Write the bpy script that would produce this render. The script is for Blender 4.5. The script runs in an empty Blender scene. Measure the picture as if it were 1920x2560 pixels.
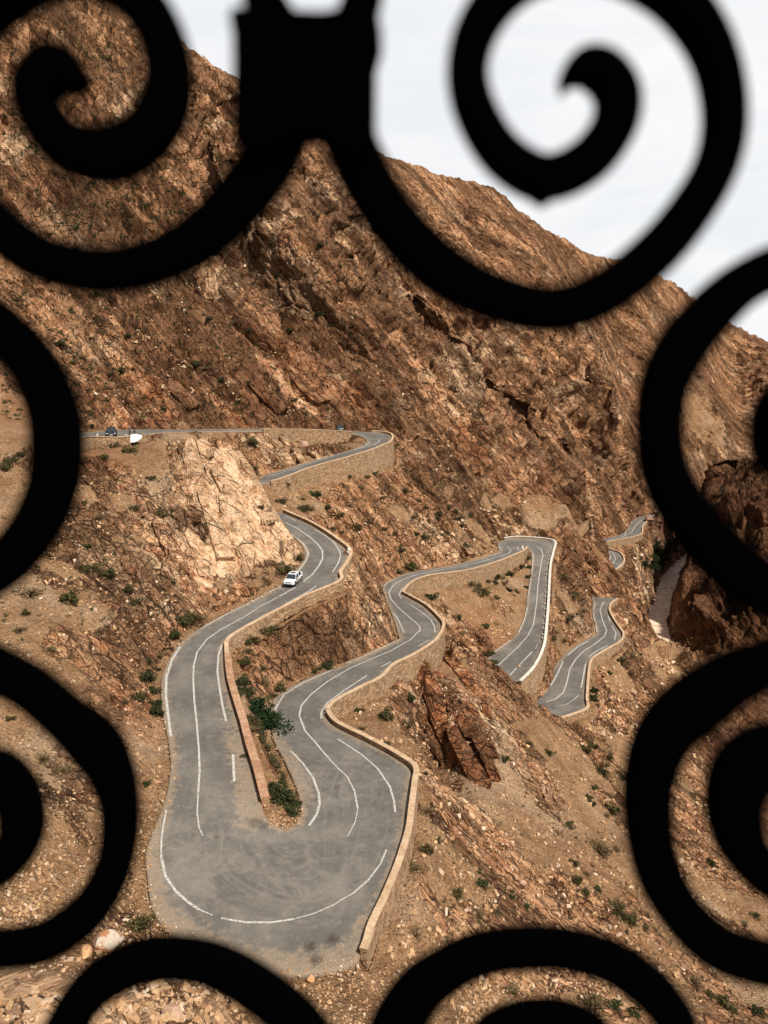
import bpy, bmesh, math, random
import numpy as np
from mathutils import Vector, Matrix
rng = np.random.default_rng(7); random.seed(7)
# ------------------------------------------------------------------ camera model (photo 1920 x 2560)
FP, PITCH = 1921.0, math.radians(13.0)
SP, CP = math.sin(PITCH), math.cos(PITCH)
def ray(u, v):
    u = np.asarray(u, float); v = np.asarray(v, float); w = (1280 - v)/FP
    return np.stack([(u-960)/FP, CP + w*SP, -SP + w*CP], -1)
def at_h(u, v, h):
    d = ray(u, v); return d*(np.asarray(h, float)/d[..., 2])[..., None]
def at_d(u, v, dd):
    return ray(u, v)*np.asarray(dd, float)[..., None]
def project(P):
    P = np.asarray(P, float); X, Y, Z = P[..., 0], P[..., 1], P[..., 2]
    d = Y*CP - Z*SP; up = Y*SP + Z*CP
    return 960 + FP*X/d, 1280 - FP*up/d, d
CR = dict(A=(300, 1500, 2.074), B=(600, 1020, 2.765), C=(900, 1300, 2.765), D=(1200, 1200, 2.765), E=(180, 980, 1.929), P=(0, 0, 1.0))
def px(c, x, y): o = CR[c]; return o[0]+x/o[2], o[1]+y/o[2]
# ------------------------------------------------------------------ scene helpers
COL = bpy.context.scene.collection
def link(o, parent=None):
    COL.objects.link(o)
    if parent is not None: o.parent = parent
    return o
def tag(o, label=None, cat=None, group=None, kind=None):
    if label: o['label'] = label
    if cat: o['category'] = cat
    if group: o['group'] = group
    if kind: o['kind'] = kind
    return o
def empty(name, loc=(0, 0, 0), rz=0.0, label=None, cat=None, group=None):
    o = bpy.data.objects.new(name, None); o.location = loc; o.rotation_euler = (0, 0, rz); o.empty_display_size = .2
    link(o); return tag(o, label, cat, group)
def np_mesh(name, V, faces, mat=None, parent=None, smooth=False):
    """faces: (n,4) or (n,3) int array"""
    me = bpy.data.meshes.new(name); V = np.asarray(V, np.float32); faces = np.asarray(faces, np.int32)
    n, k = faces.shape
    me.vertices.add(len(V)); me.vertices.foreach_set('co', V.ravel())
    me.loops.add(n*k); me.loops.foreach_set('vertex_index', faces.ravel())
    me.polygons.add(n); me.polygons.foreach_set('loop_start', np.arange(0, n*k, k, dtype=np.int32))
    me.polygons.foreach_set('loop_total', np.full(n, k, np.int32))
    me.polygons.foreach_set('use_smooth', np.full(n, smooth))
    me.update(calc_edges=True)
    if mat: me.materials.append(mat)
    return link(bpy.data.objects.new(name, me), parent)
def bm_obj(name, bm, mat=None, parent=None, smooth=False):
    me = bpy.data.meshes.new(name); bmesh.ops.recalc_face_normals(bm, faces=bm.faces)
    for f in bm.faces: f.smooth = smooth
    bm.to_mesh(me); bm.free()
    if mat: me.materials.append(mat)
    return link(bpy.data.objects.new(name, me), parent)
def grid_faces(nu, nv, flip=False):
    i = np.arange(nu-1)[:, None]; j = np.arange(nv-1)[None, :]
    a = i*nv + j; q = np.stack([a, a+nv, a+nv+1, a+1], -1).reshape(-1, 4)
    return q[:, ::-1] if flip else q
def catmull(P, n):
    P = np.asarray(P, float); Q = np.vstack([2*P[0]-P[1], P, 2*P[-1]-P[-2]]); out = []
    for i in range(len(P)-1):
        p0, p1, p2, p3 = Q[i:i+4]
        for k in range(n):
            t = k/n
            out.append(.5*((2*p1)+(-p0+p2)*t+(2*p0-5*p1+4*p2-p3)*t*t+(-p0+3*p1-3*p2+p3)*t**3))
    out.append(P[-1]); return np.array(out)
def dense(P, step):
    P = np.asarray(P, float); out = []
    for a, b in zip(P[:-1], P[1:]):
        n = max(1, int(np.linalg.norm(b-a)/step)); t = np.arange(n)[:, None]/n; out.append(a+(b-a)*t)
    out.append(P[-1:]); return np.vstack(out)
# ------------------------------------------------------------------ numpy noise
def _h(ix, iy, iz, s):
    h = (ix.astype(np.uint32)*np.uint32(0x8da6b343)) ^ (iy.astype(np.uint32)*np.uint32(0xd8163841)) ^ (iz.astype(np.uint32)*np.uint32(0xcb1ab31f)) ^ np.uint32((s*0x9e3779b9) & 0xffffffff)
    h ^= h >> np.uint32(15); h *= np.uint32(0x2c1b3c6d); h ^= h >> np.uint32(12); h *= np.uint32(0x297a2d39); h ^= h >> np.uint32(15)
    return (h & np.uint32(0xffffff)).astype(np.float32)/np.float32(0xffffff)
def vnoise(P, s=0):
    P = P.astype(np.float32); I = np.floor(P).astype(np.int32); f = P-I; f = f*f*f*(f*(f*6-15)+10)
    r = 0
    for dx in (0, 1):
        wx = f[..., 0] if dx else 1-f[..., 0]
        for dy in (0, 1):
            wy = wx*(f[..., 1] if dy else 1-f[..., 1])
            for dz in (0, 1):
                r = r + wy*(f[..., 2] if dz else 1-f[..., 2])*_h(I[..., 0]+dx, I[..., 1]+dy, I[..., 2]+dz, s)
    return r*2-1
def fbm(P, oct=4, s=0, gain=.5):
    r = 0; a = 1.0; t = 0
    for o in range(oct): r = r + a*vnoise(P*(2.03**o)+o*17.3, s+o); t += a; a *= gain
    return r/t
def worley(P, s=0):
    """F1, F2, random value of the nearest cell, and a tilted-plane value inside it (for angular blocks)"""
    P = P.astype(np.float32); I = np.floor(P).astype(np.int32); f = P-I
    F1 = np.full(P.shape[:-1], 9., np.float32); F2 = F1.copy(); C = np.zeros_like(F1); T = np.zeros_like(F1)
    for dx in (-1, 0, 1):
        for dy in (-1, 0, 1):
            for dz in (-1, 0, 1):
                a, b, c = I[..., 0]+dx, I[..., 1]+dy, I[..., 2]+dz
                h1 = _h(a, b, c, s); h2 = _h(a, b, c, s+101); h3 = _h(a, b, c, s+202); h4 = _h(a, b, c, s+303)
                vx, vy, vz = dx+h1-f[..., 0], dy+h2-f[..., 1], dz+h3-f[..., 2]; d = vx*vx+vy*vy+vz*vz
                m = d < F1
                T = np.where(m, vx*((h4*7.1) % 1-.5)+vy*((h4*13.7) % 1-.5)+vz*((h4*29.3) % 1-.5), T)
                F2 = np.where(m, F1, np.minimum(F2, d)); C = np.where(m, h4, C); F1 = np.where(m, d, F1)
    return np.sqrt(F1), np.sqrt(F2), C, T
sstep = lambda x, a, b: (lambda t: t*t*(3-2*t))(np.clip((x-a)/(b-a), 0, 1))
# ------------------------------------------------------------------ roads
# stations: crop, Lx, Ly, Rx, Ry, z (None = interpolated), flags 'l'/'r': that side was read along the top of a parapet
ROAD_MAIN = [
 ('B',290,835,294,722,-33.6,''),('B',385,900,500,815,None,''),('B',438,965,670,925,None,''),('B',445,1010,755,1000,-35.3,''),
 ('B',425,1065,735,1055,None,'r'),('B',385,1120,685,1130,None,'r'),('B',310,1198,680,1190,-36.6,'r'),('B',200,1275,450,1288,None,'r'),
 ('B',100,1325,340,1345,None,'r'),('A',622,32,795,55,-38.1,'r'),('A',420,140,640,140,None,'r'),('A',300,235,552,200,-39.0,'r'),
 ('A',225,370,545,300,None,''),('A',212,480,556,420,None,''),('A',222,600,585,530,None,''),('A',250,730,622,650,None,''),
 ('A',262,860,655,780,-40.3,''),('A',240,1010,690,890,None,''),('A',190,1150,715,990,None,''),('A',135,1300,730,1050,None,''),
 ('A',140,1430,745,1100,None,''),('A',170,1600,775,1140,None,''),('A',260,1720,800,1160,-41.6,''),('A',450,1830,825,1172,None,''),
 ('A',700,1915,850,1176,None,''),('A',950,1940,875,1174,None,''),('A',1212,1880,895,1170,None,''),('A',1290,1700,915,1155,None,''),
 ('A',1370,1530,930,1130,None,''),('A',1430,1380,937,1090,-42.6,''),('A',1480,1220,930,1030,None,''),('A',1497,1100,915,975,None,''),
 ('A',1515,960,890,915,None,''),('A',1518,885,865,860,-43.3,''),('A',1430,820,840,810,None,''),('A',1300,748,815,765,None,''),
 ('A',1190,695,795,720,-44.2,''),('A',1110,650,785,660,None,''),('A',1070,600,780,605,None,''),('A',1070,555,780,555,None,'l'),
 ('A',1100,520,800,510,-45.0,'l'),('A',1150,490,850,470,None,'l'),('A',1250,440,950,415,None,'l'),('A',1350,390,1060,370,-46.2,'l'),
 ('A',1415,325,1180,330,None,'l'),('A',1500,285,1300,275,None,'l'),('A',1600,225,1400,230,-47.6,'l'),('C',530,805,268,822,None,'l'),
 ('C',570,740,258,775,-48.4,''),('C',540,685,240,710,None,''),('C',450,600,215,640,None,''),('C',370,553,190,580,None,''),
 ('C',300,515,168,520,-50.6,''),('C',293,490,158,465,None,'l'),('C',330,440,200,420,None,'l'),('C',400,398,290,378,None,'l'),
 ('C',500,372,400,350,-52.7,'l'),('C',700,347,550,330,None,'l'),('C',800,325,680,305,None,'l'),('C',900,297,800,272,-55.1,'l'),
 ('C',1000,262,900,243,None,'l'),('C',1080,228,960,212,-56.8,'l'),('C',1125,208,948,165,None,'l'),('C',1148,198,1000,137,None,''),
 ('C',1155,196,1080,127,-58.0,''),('C',1160,198,1180,131,None,''),('C',1165,203,1300,142,None,''),('C',1175,215,1345,165,-59.2,''),
 ('C',1190,245,1332,215,None,'r'),('C',1188,300,1312,300,None,'r'),('C',1175,400,1303,420,-61.2,'r'),('C',1155,530,1297,540,None,'r'),
 ('C',1143,640,1287,680,-62.7,'r'),('C',1110,730,1275,800,None,'r'),('C',1060,810,1262,870,-64.0,'r'),('C',980,875,1230,950,None,'r'),
 ('C',905,930,1180,1030,-65.2,'r'),('C',820,1010,1100,1110,-65.8,'r')]
ROAD_LOW = [
 ('D',200,1560,560,1632,-70.2,'r'),('D',320,1475,725,1590,None,''),('D',420,1392,732,1500,None,'r'),('D',492,1310,740,1380,-71.6,'r'),('D',560,1228,755,1260,None,'r'),
 ('D',640,1155,790,1215,None,'r'),('D',720,1107,880,1160,-73.2,'r'),('D',780,1080,965,1110,None,'r'),('D',803,1055,985,1072,None,''),
 ('D',798,1010,945,1010,-74.4,''),('D',782,950,900,935,None,''),('D',775,890,890,892,None,''),('D',778,840,910,855,None,''),('D',770,808,968,815,-76.5,'')]
ROAD_FAR = [('D',700,625,740,662,-79.3,''),('D',785,614,785,648,-80,''),('D',850,600,870,640,None,''),('D',885,575,950,615,None,''),('D',893,540,990,570,-81,''),('D',890,512,985,530,None,''),('D',880,490,950,500,-82,''),('D',850,478,870,480,-82.6,'')]
ROAD_END = [('D',800,425,830,450,-83.8,''),('D',870,403,890,432,-84,''),('D',960,380,1000,410,None,''),('D',1010,350,1110,380,None,''),('D',1040,300,1120,330,-86,''),('D',1080,265,1150,290,None,''),('D',1160,240,1200,245,-88.5,''),('D',1230,215,1290,222,-89.5,'')]
ROAD_TOP = [
 ('E',-200,208,-200,240,-15.5,''),('E',0,200,0,232,-17.3,''),('E',130,190,110,226,-19,''),('E',200,184,250,226,-19.8,''),('E',330,180,340,206,-20.5,''),('E',500,180,500,193,-21.6,''),
 ('E',800,177,800,187,-23.2,''),('E',1100,178,1100,186,-25,''),('E',1300,184,1300,193,-26.3,''),('B',870,166,800,180,-27,''),
 ('B',960,170,840,195,-27.4,''),('B',1042,190,868,215,-27.8,''),('B',1040,222,872,235,-28.1,'l'),('B',980,252,850,258,-28.4,'l'),('B',900,285,800,280,-28.8,'l'),
 ('B',700,345,640,327,-29.6,'l'),('B',500,400,450,382,-30.4,'l'),('B',300,475,260,440,-31.1,'l'),('B',205,500,190,458,-31.4,'l')]
PAR = .55
def stations(S):
    z = [s[5] for s in S]; idx = [i for i, a in enumerate(z) if a is not None]
    z = np.interp(range(len(z)), idx, [z[i] for i in idx]); L, R = [], []
    for s, h in zip(S, z):
        for side, x, y, out in (('l', s[1], s[2], L), ('r', s[3], s[4], R)):
            hh = h + (PAR if side in s[6] else 0); p = at_h(*px(s[0], x, y), hh); p[2] = h; out.append(p)
    return np.array(L), np.array(R)
def ribbon(S, nsub=8, extra=None):
    L, R = stations(S)
    if extra is not None:
        for where, l, r in extra:
            if where == 'pre': L = np.vstack([np.array(l), L]); R = np.vstack([np.array(r), R])
            else: L = np.vstack([L, np.array(l)]); R = np.vstack([R, np.array(r)])
    return catmull(L, nsub), catmull(R, nsub)
roads = {}
roads['top'] = ribbon(ROAD_TOP)
# hidden hairpin between the top road and the bend with the white car
lt, rt = roads['top'][0][-1], roads['top'][1][-1]
roads['main'] = ribbon(ROAD_MAIN)
lm, rm = roads['main'][0][0], roads['main'][1][0]
cen = np.array([-28.5, 156.0])
hl = [lt, [-33.5, 163.5, -31.9], [-37.5, 158, -32.3], [-36.5, 151.5, -32.7], [-31, 147.5, -33.1], rm]
hr = [rt, [-29.5, 160.5, -31.9], [-30.8, 157.5, -32.3], [-30.0, 155, -32.7], [-28, 153.0, -33.1], lm]
roads['link'] = (catmull(np.array(hr), 8), catmull(np.array(hl), 8))
lo, ro = roads['main'][0][-1], roads['main'][1][-1]
roads['low'] = ribbon(ROAD_LOW)
l2, r2 = roads['low'][0][0], roads['low'][1][0]
m0 = (lo+ro)/2; m1 = (l2+r2)/2
roads['far'] = ribbon(ROAD_FAR); roads['end'] = ribbon(ROAD_END)
def road_px_z(name, u, v):
    L, R = roads[name]; t = np.linspace(0, 1, 9)[None, :, None]; G = (L[:, None]*(1-t)+R[:, None]*t).reshape(-1, 3)
    U, W, _ = project(G); d = (U-u)**2+(W-v)**2; i = np.argpartition(d, 6)[:6]; w = 1/(d[i]+1)
    return float((G[i, 2]*w).sum()/w.sum())
# ------------------------------------------------------------------ retaining / parapet walls (data)
def offs(E, O, d):
    T = np.gradient(E[:, :2], axis=0); T /= np.linalg.norm(T, axis=1)[:, None]+1e-9
    N = np.stack([-T[:, 1], T[:, 0]], 1); out = E[:, :2]-O[:, :2]
    s = np.sign((N*out).sum(1)); s[s == 0] = 1; s = np.sign(np.median(s)) if abs(s.mean()) > .6 else s
    Q = E.copy(); Q[:, :2] += N*(np.asarray(s)*np.ones(len(E))*d)[:, None]; return Q
# name: road, side (0 = L, 1 = R), first and last station, [(station, drop below road)], wall thickness
WALLS = {
 'top_a': ('top', 1, 0, 3.2, [(0, 2.5), (3.2, 1.5)], .42, .5),
 'top_b': ('top', 1, 6.35, 8.6, [(6.35, 3.2), (7.4, 4.2), (8.1, 3.2), (8.6, 1)], .5, .45),
 'top_c': ('top', 0, 9.4, 18, [(9.4, .8), (10.6, 3), (11.4, 6.5), (12.5, 6.3), (14, 5.6), (15.5, 4.6), (17, 3), (18, 2.4)], .5, .55),
 'bend': ('main', 1, 0, 12, [(0, .5), (3, 1.0), (5, 1.6), (7, 1.3), (9, 1.5), (11, 1.9), (12, 2.0)], .45, .62),
 'leg': ('main', 1, 12, 19.2, [(12, 2.2), (16, 2), (19.2, .9)], .72, .7),
 'hair': ('main', 0, 26.2, 38.6, [(26.2, 1.2), (29, 2.2), (33, 2.4), (35, 1.2), (38.6, 1.6)], .5, .6),
 'second': ('main', 0, 38.6, 64.2, [(38.6, 1.6), (40, 2.3), (44, 2.2), (46.0, 4.6), (47.6, 4.2), (48.4, 2.2), (49.5, 1.0), (52, 1.4), (54, 3.2), (58, 3.6), (61, 4.2), (64.2, 1.0)], .45, .55),
 'third': ('main', 1, 63, 77, [(63, .8), (67, 1.5), (70, 1.6), (73, 2.8), (75, 4.2), (77, 4.6)], .5, .62),
 'low': ('low', 1, 1.6, 12.6, [(1.6, 2.5), (3, 3.4), (5, 2.8), (7, 1.8), (9, 1.4), (12.6, 1.5)], .45, .6),
 'low_end': ('low', 1, 0, 1.6, [(0, .5), (1.6, 1.2)], .5, .45),
 'far': ('far', 1, 0.5, 7, [(0.5, 1), (7, 1)], .5, .5),
 'end': ('end', 1, 0, 5.6, [(0, 4), (2, 3), (5.6, 2)], .5, .6)}
NS = 8
wall_geo = {}
for k, (rd, side, s0, s1, dr, th, ph) in WALLS.items():
    E, O = roads[rd][side], roads[rd][1-side]; i0, i1 = int(round(s0*NS)), int(round(s1*NS))+1
    e, o = E[i0:i1], O[i0:i1]; i1 = min(i1, len(E)); st = np.arange(i0, i0+len(e))/NS
    q = e[0:1]; keep = [0]
    for i in range(1, len(e)):
        if np.linalg.norm(e[i, :2]-e[keep[-1], :2]) > .6: keep.append(i)
    e, o, st = e[keep], o[keep], st[keep]
    wall_geo[k] = (e, o, np.interp(st, [a for a, b in dr], [b for a, b in dr]), th, ph)
# ------------------------------------------------------------------ terrain height field, solved on a polar grid
TH = math.radians(39.0); R0, R1 = 9.0, 2600.0; DT = .0034
NT = int(2*TH/DT)//16*16+1; NR = int(math.log(R1/R0)/DT)//16*16+1
DTH = 2*TH/(NT-1); DLR = math.log(R1/R0)/(NR-1)
def tocell(P):
    P = np.asarray(P, float); r = np.hypot(P[..., 0], P[..., 1]); t = np.arctan2(P[..., 0], P[..., 1])
    return np.log(np.maximum(r, 1e-3)/R0)/DLR, (t+TH)/DTH
hard, soft, firm = [], [], []
def H(P): hard.append(np.asarray(P, float).reshape(-1, 3))
def FM(P): firm.append(np.asarray(P, float).reshape(-1, 3))
def S(P): soft.append(np.asarray(P, float).reshape(-1, 3))
tt = np.linspace(0, 1, 60)[None, :, None]
for k, (L, R) in roads.items():
    Ld, Rd = dense(L, .25), None
    n = 4
    Li = np.concatenate([L[:-1]+(L[1:]-L[:-1])*a for a in np.arange(n)/n]); Ri = np.concatenate([R[:-1]+(R[1:]-R[:-1])*a for a in np.arange(n)/n])
    G = Li[:, None]*(1-tt)+Ri[:, None]*tt; G = G.reshape(-1, 3).copy(); G[:, 2] -= .3; H(G)
roadpts = np.vstack(hard)
for k, (L, R) in roads.items():
    for side, (E, O) in enumerate(((L, R), (R, L))):
        st = np.arange(len(E))/NS; ok = np.ones(len(E), bool)
        for w_ in WALLS.values():
            if w_[0] == k and w_[1] == side: ok &= ~((st > w_[2]-.6) & (st < w_[3]+.6))
        for d in (.35, .65, .95):
            q = offs(E, O, d); q[:, 2] -= .04
            for a in range(len(q)-1):
                if ok[a] and ok[a+1]: H(dense(q[a:a+2], .25))
for k, (e, o, dr, th, ph) in wall_geo.items():
    for d in np.arange(th+.1, th+1.3, .2):
        q = offs(e, o, d); q[:, 2] -= dr; 
        H(dense(q, .2))
def PL(*pts, step=1.0, f=S):
    """polyline of (u, v, 'd'|'h'|'w', value) or world points"""
    W = [np.array(p, float) if len(p) == 3 else (at_d(p[0], p[1], p[3]) if p[2] == 'd' else at_h(p[0], p[1], p[3])) for p in pts]
    f(dense(np.array(W), step) if len(W) > 1 else np.array(W))
def D(*a): PL(*[(u, v, 'd', d) for u, v, d in a])
def DF(*a): PL(*[(u, v, 'd', d) for u, v, d in a], f=FM, step=.4)
def DP(*a):
    for u, v, d in a: PL((u, v, 'd', d))
def HP(*a):
    for u, v, h in a: PL((u, v, 'h', h))
# near ground, lower left (left slope of the first leg, ledge at the bottom corner)
HP((0, 1900, -33), (0, 1600, -28), (200, 1700, -33.5), (250, 1950, -38.5), (330, 1800, -38.5), (200, 2150, -38.3), (60, 2150, -36), (0, 2050, -34), (300, 2150, -40), (330, 2300, -41.2), (200, 2300, -38.6), (60, 2300, -36.0), (370, 2400, -41.0))
HP((0, 1300, -24), (200, 1300, -25.6), (300, 1300, -26.8), (300, 1500, -31.4), (400, 1400, -30.8), (440, 1500, -34.6), (350, 1600, -35.2), (120, 1500, -27.6), (300, 1200, -22.9), (150, 1200, -21.8), (0, 1180, -19.5))
D((-60, 2400, 30), (60, 2412, 31), (130, 2414, 32), (230, 2425, 33), (330, 2470, 34)); HP((0, 2560, -28.5), (200, 2560, -30.5), (-100, 2700, -27))
HP((330, 2520, -33), (480, 2500, -36.5), (620, 2490, -39.5), (800, 2520, -41.6), (960, 2560, -42.5), (700, 2620, -38), (400, 2650, -31), (950, 2700, -40), (1200, 2560, -49), (1200, 2400, -50.5), (1050, 2450, -46.0), (1400, 2560, -55), (1600, 2560, -62), (1850, 2560, -70), (1900, 2400, -79))
# slope right of the first hairpin
HP((1150, 2150, -50.5), (1100, 2300, -49), (1400, 2100, -61), (1250, 2000, -56.5), (1400, 2300, -58.5), (1700, 2250, -75), (1600, 2100, -71), (1700, 2000, -80), (1820, 2130, -84), (1900, 2230, -84), (1400, 1900, -65), (1550, 1850, -76), (1650, 1850, -84), (1250, 1850, -57.5))
HP((1060, 1950, -47), (1035, 1830, -47.0), (1000, 1760, -46.6))
# big red outcrop under the second leg
D((1080, 1670, 117), (1140, 1700, 111), (1180, 1760, 106.5), (1220, 1830, 103), (1245, 1900, 100)); D((1052, 1690, 121), (1080, 1820, 112), (1130, 1920, 105), (1190, 1985, 101)); D((1300, 1900, 110), (1270, 1800, 115), (1230, 1720, 121)); 
# silhouette of that slope in front of the third hairpin, then its far side
DF((1118, 1580, 127), (1160, 1600, 127), (1200, 1627, 127.5), (1255, 1668, 128), (1301, 1706, 128.5), (1350, 1752, 130), (1402, 1795, 133), (1440, 1815, 137))
PL((22, 131, -66.3), (26, 127.5, -68.5), (31, 126, -70), (35, 128.5, -70.6))
HP((1480, 1850, -76), (1530, 1790, -77), (1560, 1720, -79))
# between hairpin two and leg three
HP((1170, 1420, -57), (1120, 1480, -56.5), (1240, 1400, -59.8), (1200, 1560, -63.0), (1290, 1450, -62), (1100, 1530, -56.5), (1180, 1620, -62.5))
# right slope of leg three down to the low road, with its vertical silhouette
DF((1478, 1255, 255), (1480, 1330, 242), (1482, 1400, 232), (1483, 1470, 224), (1482, 1500, 218.5)); HP((1430, 1420, -66), (1440, 1320, -63), (1420, 1560, -68.5), (1440, 1500, -69.5))
PL((69, 226, -78), (72, 236, -78.5)); HP((1500, 1470, -79.5), (1560, 1460, -84))
# rock nose left of the bend with the white car
DF((400, 1096, 141), (480, 1094, 138), (540, 1093, 136.5), (572, 1105, 135), (600, 1145, 133), (625, 1190, 131), (660, 1245, 129), (700, 1300, 126.5), (735, 1350, 124), (752, 1385, 122.3))
D((440, 1084, 147), (540, 1084, 146)); PL((-22.5, 139.5, -31.5), (-25, 143, -28), (-29, 146.0, -27))
DF((745, 1415, 121), (738, 1435, 119.8)); HP((550, 1300, -28.4), (450, 1200, -23.2), (520, 1180, -22.4), (480, 1400, -32.9), (640, 1330, -30.9), (600, 1230, -25.8), (450, 1300, -28.2), (400, 1130, -20.2), (670, 1400, -34.2), (560, 1400, -33.2), (500, 1450, -35.4), (600, 1430, -34.9))
PL((-24.5, 149.5, -33.2), (-27.8, 150, -33)); D((480, 1085, 153), (400, 1090, 156))
# slopes beneath the bend of the white car and above the second leg
HP((760, 1520, -42.2), (690, 1600, -43.2), (850, 1520, -46), (900, 1450, -45), (960, 1500, -48.0), (950, 1560, -48.2), (900, 1370, -38.5), (930, 1420, -44.5), (990, 1540, -48.8), (670, 1720, -44), (700, 1660, -44.9))
DF((905, 1385, 129), (935, 1440, 133), (960, 1490, 131.5), (980, 1550, 127), (992, 1585, 124))
HP((800, 1260, -36.2), (900, 1300, -39.8), (1000, 1350, -46), (1050, 1400, -50.5), (1100, 1300, -46.8), (1150, 1350, -52), (850, 1200, -34.8), (1000, 1200, -36.8), (950, 1420, -48.5), (730, 1240, -33.6), (1200, 1340, -54.5), (1240, 1340, -57))
# between top road and the segment under it
HP((760, 1120, -26.9), (860, 1118, -27.6), (700, 1160, -29.4), (640, 1110, -24.6), (700, 1100, -25.2), (600, 1092, -23.3), (560, 1088, -22.7))
# left mountain, above the top road
DP((300, 1000, 176), (300, 900, 192), (300, 800, 205), (300, 700, 218), (300, 550, 238), (300, 400, 255), (300, 200, 285), (300, 0, 320), (380, 220, 318), (440, 260, 345), (0, 1050, 140), (0, 900, 165), (0, 700, 192), (0, 400, 232), (0, 0, 290), (0, -400, 370), (-200, 900, 140), (-200, 400, 210), (-200, 0, 270))
DP((500, 1000, 196), (500, 850, 212), (500, 700, 232), (500, 500, 265), (500, 300, 320), (700, 1040, 208), (700, 900, 230), (700, 750, 250), (700, 600, 278), (700, 450, 318), (650, 330, 352), (850, 1040, 222), (850, 900, 240), (850, 700, 278), (900, 550, 350))
DP((1000, 1050, 236), (1000, 900, 258), (1000, 750, 300), (1100, 1200, 225), (1100, 1100, 244), (1100, 1000, 264), (1100, 850, 298), (1200, 1250, 232), (1200, 1100, 262), (1200, 1000, 285), (1200, 850, 330), (1300, 1300, 243), (1300, 1200, 265), (1300, 1050, 300), (1100, 650, 400), (1250, 720, 420), (1000, 600, 390))
DP((1400, 1280, 265), (1400, 1150, 292), (1400, 1050, 325), (1380, 900, 372), (1500, 1250, 305), (1500, 1150, 330), (1560, 1250, 345), (1400, 750, 440), (1500, 850, 440), (1480, 1000, 400), (1570, 1100, 400), (1600, 1200, 385), (1550, 750, 520), (1620, 900, 500), (1640, 1100, 450), (1650, 1000, 480))
# ridge line against the sky and the land behind it
RIDGE = [(150, -600, 430), (300, -90, 400), (395, 85, 412), (440, 142, 430), (492, 170, 444), (590, 197, 450), (700, 260, 452), (800, 318, 456), (950, 388, 462), (1050, 415, 474), (1150, 455, 486), (1250, 505, 500), (1340, 562, 515), (1385, 578, 520), (1400, 575, 522), (1440, 605, 532), (1500, 637, 550), (1600, 665, 590), (1700, 718, 640), (1800, 800, 660), (1920, 862, 690), (2100, 960, 720)]
DF(*RIDGE)
for k_, (dd, dz) in enumerate([(45, -14), (130, -70), (300, -120), (900, -160), (1900, -160)]):
    W = np.array([at_d(*p) for p in RIDGE]); W[:, 2] = np.maximum(np.minimum(W[:, 2]+dz, W[:, 2]*.6+dz), -60) if dd > 60 else W[:, 2]+dz; W[:, :2] *= (1+dd/np.hypot(W[:, 0], W[:, 1]))[:, None]; S(dense(W, 6))
# far right: slope over the far bank, houses' terrace
DP((1750, 1000, 560), (1750, 900, 590), (1850, 1000, 600), (1920, 1050, 560), (1740, 1150, 500), (1830, 1150, 520), (1900, 1140, 440), (1740, 1215, 455), (1790, 1235, 462))
# spur of the right canyon wall
DF((1834, 1200, 372), (1800, 1232, 352), (1790, 1285, 335), (1752, 1340, 322), (1722, 1400, 313), (1706, 1450, 300)); DP((1900, 1165, 385), (1960, 1120, 390), (2050, 1050, 400), (1850, 1300, 318), (1920, 1300, 315), (2050, 1300, 310), (1780, 1450, 298), (1880, 1500, 275), (1960, 1500, 268), (1760, 1600, 262), (2100, 1500, 250), (2200, 1800, 190), (1820, 1750, 232), (1930, 1850, 205))
HP((2050, 2050, -98), (2150, 2200, -90))
# river bed
RIV = [(1790, 1262, 1812, 1258), (1770, 1330, 1790, 1320), (1712, 1388, 1735, 1385), (1667, 1424, 1706, 1424), (1641, 1460, 1695, 1460), (1630, 1507, 1681, 1507), (1618, 1547, 1670, 1547), (1627, 1590, 1667, 1590), (1659, 1612, 1677, 1609), (1688, 1632, 1713, 1630), (1695, 1666, 1724, 1666), (1667, 1699, 1717, 1699), (1655, 1726, 1712, 1724), (1680, 1742, 1730, 1732), (1760, 1738, 1790, 1718), (1850, 1706, 1885, 1686), (1960, 1705, 2000, 1690), (2020, 1800, 2060, 1790), (1990, 1940, 2030, 1935), (1975, 2060, 2010, 2050), (2000, 2230, 2040, 2190)]
HRIV = -113.0
rl = at_h([a[0] for a in RIV], [a[1] for a in RIV], HRIV); rr = at_h([a[2] for a in RIV], [a[3] for a in RIV], HRIV)
RLc, RRc = catmull(rl, 6), catmull(rr, 6)
Gv = (RLc[:, None]*(1-tt)+RRc[:, None]*tt).reshape(-1, 3).copy(); Gv[:, 2] -= 1.2; H(Gv)
HP((1640, 1640, -112.6), (1640, 1690, -112.2), (1670, 1660, -113.2), (1680, 1640, -113.4), (1600, 1400, -101), (1640, 1380, -108), (1580, 1480, -95), (1600, 1550, -108), (1560, 1640, -87), (1590, 1660, -97), (1600, 1740, -95), (1590, 1600, -92), (1620, 1330, -100), (1650, 1300, -104))
PL((75, 195, -78), (80, 199, -84), (84, 204, -95)); HP((1590, 1540, -100), (1540, 1500, -84))
HP((1640, 1760, -100), (1700, 1880, -94), (1760, 1950, -97), (1800, 2040, -98))
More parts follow.
